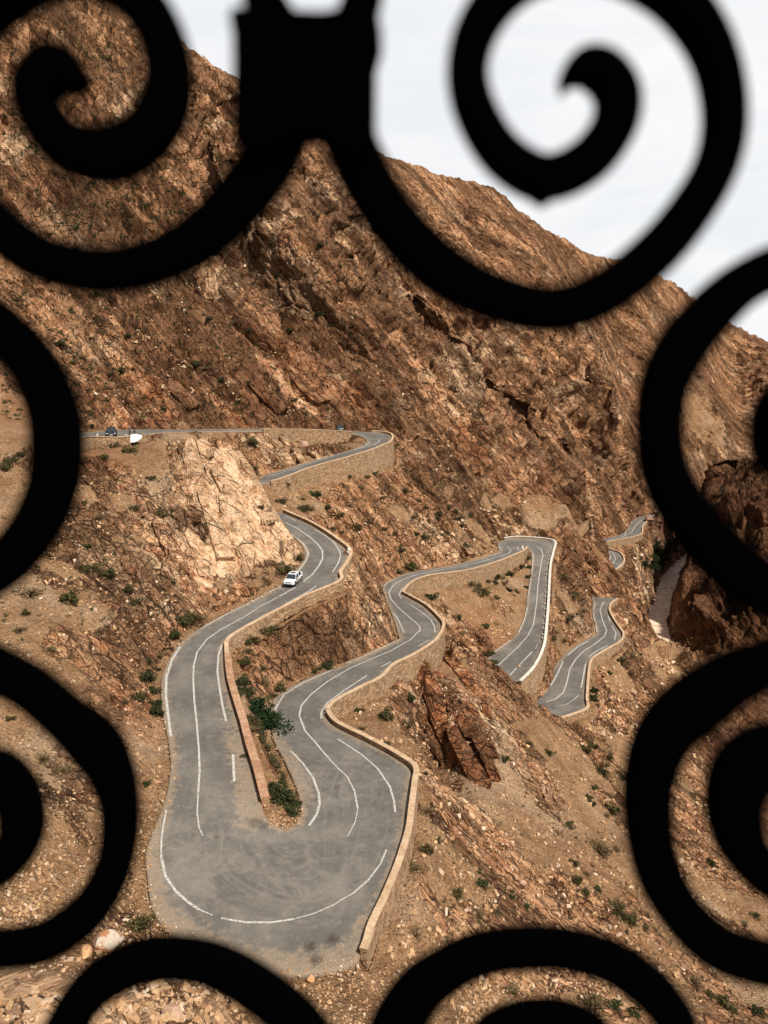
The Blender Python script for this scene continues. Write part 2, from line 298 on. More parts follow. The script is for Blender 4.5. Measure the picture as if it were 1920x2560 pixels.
# flanks outside the frame, ground round the viewpoint
S(dense(np.array([[-95., 60, -5], [-110, 110, 12], [-130, 180, 40], [-190, 260, 110]]), 3)); S(dense(np.array([[-6., 8, -14.5], [0, 9.5, -15], [6, 9, -16]]), 1)); S(dense(np.array([[120., 90, -90], [170, 150, -60], [230, 260, -20], [330, 420, 30], [560, 600, 60], [900, 900, 60]]), 5)); S(dense(np.array([[14., 12, -14], [60., 40, -60], [95, 62, -90]]), 3))
S(dense(np.array([[-13, 19, -27.], [0., 21, -30.], [12, 24, -38.]]), 1))
hardP, softP, firmP = np.vstack(hard), np.vstack(soft), np.vstack(firm)
softP = np.vstack([softP, firmP])
def splat(P, f):
    nr, nt = (NR-1)//f+1, (NT-1)//f+1; a, b = tocell(P); i = np.rint(a/f).astype(int); j = np.rint(b/f).astype(int)
    m = (i >= 0) & (i < nr) & (j >= 0) & (j < nt); ix = i[m]*nt+j[m]
    c = np.bincount(ix, minlength=nr*nt); s = np.bincount(ix, weights=P[m, 2], minlength=nr*nt)
    return (s/np.maximum(c, 1)).reshape(nr, nt), (c > 0).reshape(nr, nt)
def up2(z, shp):
    a = np.repeat(z, 2, 0)[:shp[0]+0]; n0, n1 = z.shape; y = np.arange(shp[0])/2; x = np.arange(shp[1])/2
    i = np.minimum(y.astype(int), n0-2); j = np.minimum(x.astype(int), n1-2); fy = (y-i)[:, None]; fx = (x-j)[None]
    return (z[i][:, j]*(1-fx)+z[i][:, j+1]*fx)*(1-fy)+(z[i+1][:, j]*(1-fx)+z[i+1][:, j+1]*fx)*fy
def relax(z, fix, zf, it, om=1.75, lam=0, zc=None):
    ii, jj = np.indices(z.shape); par = (ii+jj) % 2; z = np.where(fix, zf, z)
    ms = [(par == k) & ~fix for k in (0, 1)]
    for _ in range(it):
        for m in ms:
            p = np.pad(z, 1, mode='edge'); av = (p[:-2, 1:-1]+p[2:, 1:-1]+p[1:-1, :-2]+p[1:-1, 2:])/4
            if lam: av = (4*av+lam*zc)/(4+lam)
            z = np.where(m, z+om*(av-z), z)
    return z
z = None
for f in (16, 8, 4, 2, 1):
    hz, hm = splat(hardP, f); sz, sm = splat(softP, f); shp = hz.shape
    z = np.full(shp, -50.) if z is None else up2(z, shp)
    if f >= 2: fix = hm | sm; zf = np.where(hm, hz, sz); z = relax(z, fix, zf, 900 if f == 16 else (260 if f > 2 else 60))
    else:
        zc = z.copy(); fz, fm = splat(firmP, 1); z = relax(z, hm | fm, np.where(hm, hz, fz), 40, 1.3, .06, zc)
Z0 = z
# distance to the roads (metres) on the same grid
_, rm_ = splat(np.vstack([roadpts]+[offs(e, o, th)*1.0 for (e, o, dr, th, ph) in wall_geo.values()]), 1); _, rv_ = splat(Gv, 1)
rad = R0*np.exp(np.arange(NR)*DLR)[:, None]*np.ones((1, NT))
def dist(mask, n=26):
    Dm = np.where(mask, 0, 1e3).astype(np.float32); c = (rad*DTH).astype(np.float32)
    for _ in range(n):
        p = np.pad(Dm, 1, constant_values=1e3)
        a = np.minimum(np.minimum(p[:-2, 1:-1], p[2:, 1:-1]), np.minimum(p[1:-1, :-2], p[1:-1, 2:]))+c
        b = np.minimum(np.minimum(p[:-2, :-2], p[2:, 2:]), np.minimum(p[2:, :-2], p[:-2, 2:]))+c*1.414
        Dm = np.minimum(Dm, np.minimum(a, b))
    return np.where(Dm > 500, n*c, Dm)
DR, DV = dist(rm_), dist(rv_, 26)
def bil(G, a, b):
    a = np.clip(a, 0, NR-1.001); b = np.clip(b, 0, NT-1.001); i = a.astype(int); j = b.astype(int); fa = a-i; fb = b-j
    return (G[i, j]*(1-fb)+G[i, j+1]*fb)*(1-fa)+(G[i+1, j]*(1-fb)+G[i+1, j+1]*fb)*fa
def hit(u, v, G=None):
    """world point where a sight line through (u, v) first meets the height field"""
    d = ray(u, v); t = np.exp(np.linspace(math.log(12), math.log(1200), 4000))[:, None]; P = d[None]*t
    zz = bil(Z0, *tocell(P)); below = P[:, 2] < zz; i = int(np.argmax(below)) if below.any() else 3999
    p = P[i].copy(); p[2] = zz[i]; return p
# ------------------------------------------------------------------ ridges and gullies carved into the solved field
rdist = np.sqrt((rad*1.0)**2)
GX = rad*np.sin(np.linspace(-TH, TH, NT))[None]; GY = rad*np.cos(np.linspace(-TH, TH, NT))[None]
free = sstep(DR, 1.5, 9)*sstep(DV, 0, 5)
def carve(A, w, *pts, side=0):
    global Z0
    W = dense(catmull(np.array([hit(u, v) for u, v in pts]), 3), w/2)[:, :2]
    lo, hi = W.min(0)-3*w, W.max(0)+3*w; m = (GX > lo[0]) & (GX < hi[0]) & (GY > lo[1]) & (GY < hi[1]); idx = np.nonzero(m)
    x, y = GX[idx], GY[idx]; d2 = np.full(x.shape, 1e9)
    for a, b in W: d2 = np.minimum(d2, (x-a)**2+(y-b)**2)
    add = A*np.exp(-d2/w**2)*free[idx]; Z0[idx] += add
carve(10.8, 13, (640, 330), (760, 560), (900, 800), (1080, 960), (1300, 1090), (1480, 1190), (1600, 1268))
carve(-14.0, 13, (860, 480), (970, 700), (1130, 880), (1330, 1030), (1500, 1150))
carve(12.4, 14, (1060, 690), (1190, 840), (1310, 940), (1440, 1060), (1560, 1190))
carve(-24.8, 15, (1540, 720), (1580, 880), (1600, 1050), (1622, 1210))
carve(10.8, 18, (1240, 540), (1330, 650), (1400, 800)); carve(-9.3, 14, (1140, 500), (1200, 640), (1290, 790)); carve(-9.3, 14, (1440, 640), (1470, 800))
carve(7.8, 12, (560, 330), (640, 520), (720, 700)); carve(-7.8, 12, (480, 300), (560, 520), (640, 720))
carve(4.5, 9, (690, 560), (760, 700), (900, 850)); carve(-3.5, 8, (640, 560), (730, 730), (850, 880))
carve(5, 22, (1740, 850), (1760, 950), (1800, 1120)); carve(-18.6, 20, (1830, 850), (1860, 1000), (1900, 1100))
carve(-2.2, 1.0, (500, 1108), (545, 1240), (585, 1350), (625, 1450)); carve(-1.3, .9, (600, 1150), (645, 1250), (678, 1350), (690, 1425)); carve(-1.2, .9, (430, 1110), (470, 1250), (520, 1400))
carve(-3.5, 2.0, (1045, 1640), (1050, 1740), (1085, 1870), (1135, 1950)); carve(1.2, 3.0, (1085, 1700), (1130, 1800), (1190, 1900)); carve(-.6, 1.0, (1120, 1720), (1160, 1830), (1210, 1920))
carve(-1.5, 1.2, (900, 1480), (915, 1540)); carve(1.5, 1.5, (1120, 1650), (1220, 1760), (1290, 1900)); carve(-2, 1.6, (1500, 1900), (1600, 2020), (1690, 2160)); carve(1.5, 2, (1400, 2200), (1560, 2300), (1700, 2430))
# ------------------------------------------------------------------ final terrain mesh: rows follow the slope so that cliffs get as many faces as their size needs
NC, NRW = 1000, 1560
tc = np.linspace(-TH, TH, NC)*1.0; lr = np.linspace(0, NR-1, NR*2)
bj = (tc+TH)/DTH
Zc = bil(Z0, lr[:, None]*np.ones((1, NC)), bj[None]*np.ones((len(lr), 1)))
rr_ = R0*np.exp(lr*DLR)[:, None]
phi = np.arctan2(Zc, rr_); wgt = np.sqrt(np.diff(phi, axis=0)**2+(.22*np.diff(np.log(rr_), axis=0))**2+1e-12)
wgt *= np.where(rr_[:-1] > 720, .25, 1)*np.where(rr_[:-1] < 26, .15, 1)
k = np.ones(21)/21
for _ in range(2):
    c = np.cumsum(np.pad(wgt, ((0, 0), (11, 10)), mode='edge'), axis=1); wgt = (c[:, 21:]-c[:, :-21])/21
cw = np.vstack([np.zeros((1, NC)), np.cumsum(wgt, axis=0)]); cw /= cw[-1:]
rows = np.linspace(0, 1, NRW); A_ = np.stack([np.interp(rows, cw[:, j], lr) for j in range(NC)], 1); B_ = bj[None]*np.ones((NRW, 1))
RR = R0*np.exp(A_*DLR); TT = tc[None]*np.ones((NRW, 1))
V = np.stack([RR*np.sin(TT), RR*np.cos(TT), bil(Z0, A_, B_)], -1).astype(np.float32)
def normals(V):
    a = np.gradient(V, axis=0); b = np.gradient(V, axis=1); n = np.cross(b, a); return n/(np.linalg.norm(n, axis=-1, keepdims=True)+1e-9)
Nn = normals(V); Nn *= np.sign(Nn[..., 2:3]+1e-9)
gz = np.gradient(Z0, axis=0)/(rad*DLR); gt = np.gradient(Z0, axis=1)/(rad*DTH); slope = bil(np.degrees(np.arctan(np.hypot(gz, gt))), A_, B_)
dR, dV = bil(DR, A_, B_), bil(DV, A_, B_); dist_c = np.linalg.norm(V, axis=-1)
# strata frame: long axis of the rock slabs runs down to the right
e1 = np.array([.62, -.30, -.72]); e1 /= np.linalg.norm(e1); e3 = np.cross(e1, [0.2, -.8, .55]); e3 /= np.linalg.norm(e3); e2 = np.cross(e3, e1)
Mst = np.stack([e1, e2, e3])
# surface kind: rock / scree, reddish, pale
n1 = fbm(V/26, 4, 3); n2 = fbm(V/9, 4, 9); n3 = fbm(V/2.2, 3, 19)
rock = sstep(slope+n1*26+n2*16, 24, 33).astype(np.float32); rock = np.where(dist_c > 260, np.maximum(rock, .8), rock)
red = sstep(n1*.9+fbm(V/60, 3, 31)*.8, .3, .75).astype(np.float32)*.5; pale = sstep(fbm(V/14, 4, 77), .12, .5).astype(np.float32)
def spot(arr, val, *pts, amt=1.0):
    for u, v, rp in pts:
        c = hit(u, v); R = rp*np.linalg.norm(c)/FP*1.25
        d = np.sqrt(((V-c)**2).sum(-1))/R+n2*.7+n3*.45; w = sstep(d, 1.2, .6)*amt; arr[...] = arr*(1-w)+val*w
spot(rock, 0.0, (1250, 1262, 32), (1130, 1240, 30), (700, 1215, 45), (760, 1200, 40), (1080, 1480, 70), (1170, 1520, 70), (1240, 1470, 50), (1420, 1500, 50), (1400, 1600, 40), (1250, 1950, 110), (1350, 2100, 140), (1120, 2150, 110), (1500, 2050, 110), (1600, 2200, 110), (1100, 2400, 130), (1400, 1880, 90), (150, 2250, 160), (60, 1700, 90), (1000, 1850, 60), (1010, 1950, 60), (1550, 1700, 50), (380, 1900, 60), (330, 2100, 70), (620, 2530, 150), (330, 2500, 70), (480, 2530, 70), (1750, 1050, 60), (1490, 1390, 25), (960, 1700, 40), (380, 1190, 60))
spot(rock, 1.0, (560, 1200, 110), (650, 1350, 90), (480, 1350, 110), (350, 1420, 90), (850, 1440, 70), (930, 1470, 70), (1130, 1790, 110), (880, 1580, 50), (760, 1120, 60), (680, 1130, 50), (1050, 1330, 50), (1130, 1310, 40), (1560, 1550, 60), (300, 950, 200), (700, 950, 220), (120, 2480, 130), (1320, 1640, 30), (1420, 1440, 30), (960, 1620, 30), (1740, 2020, 70), (1200, 1710, 50), (1400, 2330, 50), (1560, 2400, 50))
spot(red, 1.0, (1210, 1590, 75), (1090, 1780, 70), (1150, 1850, 60), (760, 960, 120), (500, 990, 150), (300, 980, 110), (900, 1000, 60), (40, 1020, 120), (380, 1790, 90), (250, 1850, 60), (1440, 1610, 25), (1150, 1140, 50), (1600, 1640, 50), (1560, 1400, 50), (400, 2520, 60), (230, 2380, 80), (480, 1480, 30), (560, 1500, 30), amt=.75)
spot(rock, 1.0, (330, 1480, 110), (250, 1350, 110), (280, 1200, 60), (380, 1600, 60), (300, 1700, 50))
spot(rock, 0.0, (440, 1088, 40), (540, 1086, 30), (1000, 1290, 40))
spot(pale, 1.0, (440, 1087, 40), (380, 1090, 25))
spot(red, 0.0, (560, 1230, 130), (640, 1150, 70), (120, 2500, 140), (300, 1380, 90), (850, 1430, 50), (740, 1120, 80))
spot(pale, 1.0, (560, 1230, 130), (660, 1330, 80), (330, 1440, 100), (850, 1430, 60), (120, 2500, 150), (680, 1110, 60), (1060, 1320, 60), (960, 1640, 40), (1450, 1250, 50))
dark_rock_shade = sstep(V[..., 0]-.32*V[..., 1], 18, 40)*sstep(V[..., 2], -35, -60)*sstep(dist_c, 420, 380)  # right canyon wall: darker rock, with its shade painted into the tone too
dark_rock_shade = np.maximum(dark_rock_shade, sstep(V[..., 0]-.36*V[..., 1], 8, 18)*(dist_c > 190)*(dist_c < 400)*(V[..., 2] < -60)).astype(np.float32)
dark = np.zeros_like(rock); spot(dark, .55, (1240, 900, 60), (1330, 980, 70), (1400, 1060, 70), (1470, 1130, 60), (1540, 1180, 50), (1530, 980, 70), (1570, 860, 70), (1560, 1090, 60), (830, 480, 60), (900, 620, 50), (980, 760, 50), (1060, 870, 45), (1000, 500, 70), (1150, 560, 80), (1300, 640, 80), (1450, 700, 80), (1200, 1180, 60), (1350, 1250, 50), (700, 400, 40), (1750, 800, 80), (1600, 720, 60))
dark_rock_shade = np.maximum(dark_rock_shade, dark*.7*sstep(n2, -.35, .2))
# displacement
Q = (V @ Mst.T).astype(np.float32); wp = np.stack([fbm(V/7, 3, 41), fbm(V/7, 3, 42), fbm(V/7, 3, 43)], -1).astype(np.float32)
dsp = np.zeros(V.shape[:2], np.float32); nearroad = sstep(dR, .3, 2.6)*sstep(dV, 1, 20)
smooth = np.zeros_like(rock); spot(smooth, 1.0, (540, 1180, 90), (600, 1300, 90), (560, 1400, 70), (680, 1340, 60), (630, 1220, 60), (850, 1400, 50), (740, 980, 60), (680, 930, 40))
spot(pale, 1.0, (580, 1260, 170), (480, 1250, 110), (640, 620, 70), (720, 760, 60), (1230, 880, 50), (380, 700, 60), (1150, 950, 60))
for size, amp, sd, far_ in ((15., 3.4, 1, 1), (4.8, 1.5, 2, 0), (1.9, .75, 3, 0), (4.2, 1.5, 4, 1)):
    el = 5.0 if far_ else 1.9
    F1, F2, C, T = worley(Q/np.array([size*el, size*.62, size*.9])+wp*(.18 if size > 3 else .06), sd)
    blk = (C-.5)*.75*sstep(F2-F1, 0, .10)+T*1.9-.45*sstep(F2-F1, .10, 0)
    a = amp*(sstep(dist_c, 80, 240)*.9+.1 if size > 9 else 1)*np.clip(dist_c/70, .35, 1)
    if size < 9: a = a*(sstep(dist_c, 150, 200) if far_ else (sstep(dist_c, 200, 150) if size > 3 else 1))
    dsp += blk*a*(rock*.93+.07)*(1-smooth*(.55 if size > 3 else .8))
rib = lambda q, sd: (1-2*np.abs(vnoise(q+wp*.25, sd))).astype(np.float32)
dsp += (rib(Q/np.array([230., 30., 36.]), 70)*9.*sstep(dist_c, 230, 330)*sstep(dR, 5, 22)*sstep(dist_c, 520, 440)+rib(Q/np.array([85., 11., 14.]), 71)*6.5*sstep(dist_c, 190, 270)*sstep(dist_c, 520, 430)+rib(Q/np.array([34., 4.2, 5.]), 72)*1.7*sstep(dist_c, 120, 220)+rib(Q/np.array([12., 1.5, 1.8]), 73)*.5*rock*(1-smooth)*sstep(dist_c, 130, 180))*sstep(dR, 2, 20)
dsp += fbm(V/2.3, 4, 61)*(.34*rock*(1-.7*smooth)+.24)+fbm(V/.8, 3, 64)*.10*sstep(dist_c, 150, 110)+fbm(V/11, 3, 62)*1.1*sstep(dR, 2, 14)+fbm(V/34, 4, 63)*4.0*sstep(dR, 12, 60)*sstep(dist_c, 120, 320)
dsp *= np.where(dist_c > 300, 1-.5*sstep(dist_c, 380, 450), 1)
edge = sstep(np.abs(TT), TH, TH*.97)
V2 = V+Nn*(dsp*nearroad*np.where(V[..., 2] < HRIV+3, .3, 1))[..., None]
V2[..., 2] -= np.where(dR < .3, .02, 0)
mask = np.stack([rock, red, np.maximum(pale, smooth), np.ones_like(rock)], -1).astype(np.float32)
ter = np_mesh('mountain_terrain', V2.reshape(-1, 3), grid_faces(NRW, NC), None, None, True)
tag(ter, kind='structure')
at = ter.data.color_attributes.new('mask', 'FLOAT_COLOR', 'POINT'); at.data.foreach_set('color', mask.reshape(-1))
ex = np.stack([dark_rock_shade, np.clip(dR/6, 0, 1), smooth, np.ones_like(rock)], -1).astype(np.float32)
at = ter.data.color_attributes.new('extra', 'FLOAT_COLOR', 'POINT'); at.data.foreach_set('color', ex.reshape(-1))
Vt = V2
def ground(x, y):
    a, b = tocell(np.array([x, y, 0.])); return float(bil(Z0, a, b))
# ------------------------------------------------------------------ material helpers
class NT_:
    def __init__(s, name, world=False):
        if world: s.m = bpy.data.worlds.new(name); bpy.context.scene.world = s.m
        else: s.m = bpy.data.materials.new(name)
        s.m.use_nodes = True; s.t = s.m.node_tree; s.t.nodes.clear()
    def n(s, typ, ins=None, **kw):
        nd = s.t.nodes.new(typ)
        for k, v in kw.items(): setattr(nd, k, v)
        for k, v in (ins or {}).items():
            sk = nd.inputs[k]
            if isinstance(v, tuple) and len(v) == 2 and hasattr(v[0], 'outputs'): s.t.links.new(v[0].outputs[v[1]], sk)
            elif hasattr(v, 'outputs'): s.t.links.new(v.outputs[0], sk)
            else:
                if isinstance(v, (tuple, list)) and sk.type == 'RGBA' and len(v) == 3: v = (*v, 1)
                sk.default_value = v
        return nd
    def math(s, op, a, b=None, c=None, clamp=False):
        ins = {0: a}
        if b is not None: ins[1] = b
        if c is not None: ins[2] = c
        return s.n('ShaderNodeMath', ins, operation=op, use_clamp=clamp)
    def vmath(s, op, a, b=None): return s.n('ShaderNodeVectorMath', {0: a, **({1: b} if b is not None else {})}, operation=op)
    def mix(s, f, a, b, mode='MIX'):
        nd = s.t.nodes.new('ShaderNodeMix'); nd.data_type = 'RGBA'; nd.blend_type = mode
        for k, v in ((0, f), (6, a), (7, b)):
            sk = nd.inputs[k]
            if isinstance(v, tuple) and len(v) == 2 and hasattr(v[0], 'outputs'): s.t.links.new(v[0].outputs[v[1]], sk)
            elif hasattr(v, 'outputs'): s.t.links.new(v.outputs[2] if v.bl_idname == 'ShaderNodeMix' else v.outputs[0], sk)
            else: sk.default_value = (*v, 1) if isinstance(v, (tuple, list)) and len(v) == 3 else v
        return nd
    def rng(s, v, a, b, c=0., d=1., sm=True):
        return s.n('ShaderNodeMapRange', {0: v, 1: a, 2: b, 3: c, 4: d}, interpolation_type='SMOOTHSTEP' if sm else 'LINEAR')
    def noise(s, vec, scale, detail=4, rough=.55, dist=0.): return s.n('ShaderNodeTexNoise', {'Vector': vec, 'Scale': scale, 'Detail': detail, 'Roughness': rough, 'Distortion': dist})
    def vor(s, vec, scale, feature='F1', rand=1.): return s.n('ShaderNodeTexVoronoi', {'Vector': vec, 'Scale': scale, 'Randomness': rand}, feature=feature)
    def out(s, base, rough=.9, bump=None, bstr=.5, bdist=.1, spec=.25, metal=0., extra=None):
        ins = {'Base Color': (base, 2) if hasattr(base, 'bl_idname') and base.bl_idname == 'ShaderNodeMix' else base, 'Roughness': rough, 'Specular IOR Level': spec, 'Metallic': metal}
        if bump is not None: ins['Normal'] = s.n('ShaderNodeBump', {'Height': bump, 'Strength': bstr, 'Distance': bdist})
        b = s.n('ShaderNodeBsdfPrincipled', ins); o = s.n('ShaderNodeOutputMaterial', {'Surface': b}); return s.m
def simple(name, col, rough=.6, metal=0., spec=.4, var=.12, scale=6.):
    m = NT_(name); co = m.n('ShaderNodeTexCoord'); nz = m.noise((co, 'Object'), scale, 3)
    f = m.rng(nz, .3, .7, 1-var, 1+var, False); c = m.mix(1.0, col, f, 'MULTIPLY')
    return m.out(c, rough, spec=spec, metal=metal)
# ------------------------------------------------------------------ terrain material
m = NT_('desert_rock'); geo = m.n('ShaderNodeNewGeometry'); P = (geo, 'Position')
mk = m.n('ShaderNodeVertexColor', layer_name='mask'); sp = m.n('ShaderNodeSeparateColor', {0: (mk, 0)})
mx = m.n('ShaderNodeVertexColor', layer_name='extra'); sx = m.n('ShaderNodeSeparateColor', {0: (mx, 0)})
rockf, redf, palef = (sp, 0), (sp, 1), (sp, 2)
# rotate into the strata frame (rows of Mst) with dot products
def dot(v): return (m.vmath('DOT_PRODUCT', P, tuple(float(a) for a in v)), 'Value')
wn = m.noise(P, .16, 3, .5); wv = m.vmath('SCALE', m.vmath('SUBTRACT', (wn, 'Color'), (.5, .5, .5))); wv.inputs['Scale'].default_value = .7
st = m.vmath('ADD', m.n('ShaderNodeCombineXYZ', {0: m.math('MULTIPLY', dot(e1), .5), 1: dot(e2), 2: dot(e3)}), wv)
stf = m.vmath('ADD', m.n('ShaderNodeCombineXYZ', {0: m.math('MULTIPLY', dot(e1), .16), 1: dot(e2), 2: dot(e3)}), wv); v0 = m.vor(stf, .24, 'DISTANCE_TO_EDGE'); v1 = m.vor(st, .55, 'DISTANCE_TO_EDGE'); v2 = m.vor(st, 1.5, 'DISTANCE_TO_EDGE'); c1 = m.vor(st, .55); c2 = m.vor(st, 1.5)
sPy = m.n('ShaderNodeSeparateXYZ', {0: P}); farg = m.rng((sPy, 1), 140, 220); nrg = m.math('SUBTRACT', 1.0, farg); c0 = m.vor(stf, .24)
fine = m.noise(P, 3.2, 6, .7); med = m.noise(P, .35, 5, .6); big = m.noise(P, .045, 4, .55); strk = m.noise(st, .9, 5, .65)
k0 = m.rng((v0, 0), .0, .045, 1, 0); k1 = m.rng((v1, 0), .0, .07, 1, 0); k2 = m.rng((v2, 0), .0, .09, 1, 0)
gate = m.rng(med, .42, .56); gate2 = m.rng((fine, 0), .40, .6)
ns = m.math('SUBTRACT', 1.0, m.math('MULTIPLY', (sx, 2), .9)); k0w = m.math('MULTIPLY', m.rng((v0, 0), .0, .018, 1, 0), m.rng(med, .36, .5))
crk = m.math('MAXIMUM', m.math('MULTIPLY', m.math('MULTIPLY', k1, gate), m.math('ADD', m.math('MULTIPLY', ns, .7), .3)), m.math('MAXIMUM', m.math('MULTIPLY', k0w, .95), m.math('MULTIPLY', m.math('MULTIPLY', m.math('MULTIPLY', k2, gate2), .75), m.math('MULTIPLY', ns, m.math('ADD', m.math('MULTIPLY', nrg, .8), .2)))))
tan = m.mix(m.rng(strk, .35, .68), (.40, .165, .075), (.82, .45, .25))
tan = m.mix(m.math('MULTIPLY', m.rng((c1, 'Color'), .2, .9), .55), tan, (.84, .50, .265))
tan = m.mix(m.math('MULTIPLY', palef, m.rng(strk, .3, .6)), tan, (.92, .63, .39))
tan = m.mix(m.math('MULTIPLY', m.rng((c2, 'Color'), .55, .95), .35), tan, (.25, .11, .045))
rd = m.mix(m.rng(strk, .35, .7), (.27, .08, .032), (.55, .235, .105))
rk = m.mix(m.math('MULTIPLY', redf, m.rng(med, .3, .55)), tan, rd)
svec = m.n('ShaderNodeCombineXYZ', {0: m.math('MULTIPLY', dot(e1), .10), 1: dot(e2), 2: dot(e3)}); sbig = m.noise(svec, .22, 6, .68, .3); sfin = m.noise(svec, 1.1, 5, .7)
rk = m.mix(m.math('MULTIPLY', m.rng(sbig, .47, .60, 0, .8), m.math('SUBTRACT', 1.0, (sx, 2))), rk, (.17, .085, .04)); rk = m.mix(m.math('MULTIPLY', m.math('MULTIPLY', m.rng(sfin, .5, .62, 0, .8), m.math('ADD', m.math('MULTIPLY', farg, .9), .1)), ns), rk, (.11, .045, .018))
bband = m.noise(svec, .055, 4, .6, .2); rk = m.mix(m.math('MULTIPLY', m.rng(bband, .44, .58, 0, .7), m.math('SUBTRACT', 1.0, (sx, 2))), rk, (.13, .062, .032))
rk = m.mix(m.rng(big, .5, .68, 0, .45), rk, (.27, .15, .075))
rk = m.mix(m.math('MULTIPLY', crk, .85), rk, (.05, .022, .010))
# scree: brown earth with pale stones
sv = m.vor(P, 3.0); sv2 = m.vor(P, 1.1); sc = m.mix(m.rng(med, .3, .7), (.25, .135, .065), (.45, .265, .14))
sc = m.mix(m.math('MULTIPLY', palef, .5), sc, (.54, .38, .25)); sc = m.mix(m.math('MULTIPLY', redf, .6), sc, (.36, .15, .07))
stone = m.math('MULTIPLY', m.rng((sv, 'Distance'), .42, .22), m.rng((sv, 'Color'), .42, .55)); stone2 = m.math('MULTIPLY', m.rng((sv2, 'Distance'), .36, .2), m.rng((sv2, 'Color'), .62, .7))
stn = m.math('MAXIMUM', stone, m.math('MULTIPLY', stone2, m.rng(big, .36, .5)))
sc = m.mix(m.math('MULTIPLY', stn, .85), sc, (.60, .42, .26)); sc = m.mix(m.math('MULTIPLY', m.rng((fine, 0), .47, .64), .85), sc, (.13, .068, .034))
rf = m.math('ADD', rockf, m.rng((fine, 0), .3, .7, -.35, .35, False)); rf = m.rng(rf, .35, .65)
base = m.mix(rf, sc, rk)
base = m.mix(m.math('MULTIPLY', (sx, 0), .8), base, m.mix(m.rng(strk, .35, .7), (.05, .022, .012), (.20, .085, .04)))  # dark rock tint; on the far bank it also holds painted shade
hgt = m.math('ADD', m.math('MULTIPLY', m.math('MULTIPLY', crk, -1.2), rf), m.math('ADD', m.math('MULTIPLY', (fine, 0), .7), m.math('ADD', m.math('MULTIPLY', (strk, 0), .9), m.math('MULTIPLY', stn, .35))))
def facet(vn, sc, amp):
    d = m.vmath('SUBTRACT', stf if sc < .5 else st, (vn, 'Position')); g = m.vmath('SUBTRACT', (vn, 'Color'), (.5, .5, .5)); return m.math('MULTIPLY', (m.vmath('DOT_PRODUCT', d, g), 'Value'), amp)
fac = m.math('ADD', m.math('ADD', facet(c1, .55, 2.8), m.math('MULTIPLY', facet(c0, .24, 4.5), m.math('ADD', farg, .25))), m.math('MULTIPLY', facet(c2, 1.5, 3.6), m.math('MULTIPLY', ns, m.math('ADD', m.math('MULTIPLY', nrg, .75), .25)))); hgt = m.math('ADD', hgt, m.math('MULTIPLY', fac, m.math('ADD', m.math('MULTIPLY', rf, .85), .15)))
hgt = m.math('ADD', hgt, m.math('MULTIPLY', m.math('MULTIPLY', (c1, 'Color'), .5), rf)); hgt = m.math('ADD', hgt, m.math('MULTIPLY', m.math('MULTIPLY', (sfin, 0), farg), m.math('MULTIPLY', rf, -1.6)))
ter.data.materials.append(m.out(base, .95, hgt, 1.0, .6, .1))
# ------------------------------------------------------------------ asphalt
m = NT_('asphalt'); geo = m.n('ShaderNodeNewGeometry'); P = (geo, 'Position'); uv = m.n('ShaderNodeUVMap', uv_map='UVMap')
su = m.n('ShaderNodeSeparateXYZ', {0: uv}); vx = m.n('ShaderNodeCombineXYZ', {0: m.math('MULTIPLY', (su, 0), 1.1), 1: m.math('MULTIPLY', (su, 1), .09), 2: 0.0})
trk = m.noise(vx, 1.3, 6, .65, 1.2); pat = m.noise(P, .22, 5, .6); gr = m.noise(P, 7., 3, .7); gr2 = m.noise(P, 1.6, 5, .7)
ew = m.n('ShaderNodeVertexColor', layer_name='edge'); se = m.n('ShaderNodeSeparateColor', {0: (ew, 0)})
asp = m.mix(m.rng(trk, .25, .75), (.100, .089, .079), (.138, .124, .110)); asp = m.mix(m.rng(pat, .42, .68, 0, .6), asp, (.22, .20, .175))
asp = m.mix(m.rng(gr, .35, .75, 0, .35), asp, (.085, .078, .07)); asp = m.mix(m.math('MULTIPLY', m.rng(gr2, .5, .72), .3), asp, (.31, .275, .23))
dust = m.math('ADD', (se, 0), m.rng(gr2, .3, .7, -.45, .45, False)); dust = m.rng(dust, .25, .85)
asp = m.mix(m.math('MULTIPLY', dust, .8), asp, (.27, .20, .135))
pat2 = m.noise(P, .55, 6, .68, .8); pd = m.math('MULTIPLY', (se, 1), m.math('MAXIMUM', m.rng(pat2, .35, .75, 0, .6), m.rng(trk, .5, .7, 0, .35))); asp = m.mix(m.math('MULTIPLY', pd, .9), asp, (.29, .26, .225))
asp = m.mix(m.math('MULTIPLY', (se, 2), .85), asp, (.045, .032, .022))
sv = m.vor(P, 5.); asp = m.mix(m.math('MULTIPLY', m.math('MULTIPLY', m.rng((sv, 'Distance'), .3, .15), m.rng((sv, 'Color'), .6, .7)), dust), asp, (.5, .38, .27))
M_ASPH = m.out(asp, .85, m.math('ADD', m.math('MULTIPLY', (gr, 0), .3), (gr2, 0)), .35, .05, .3)
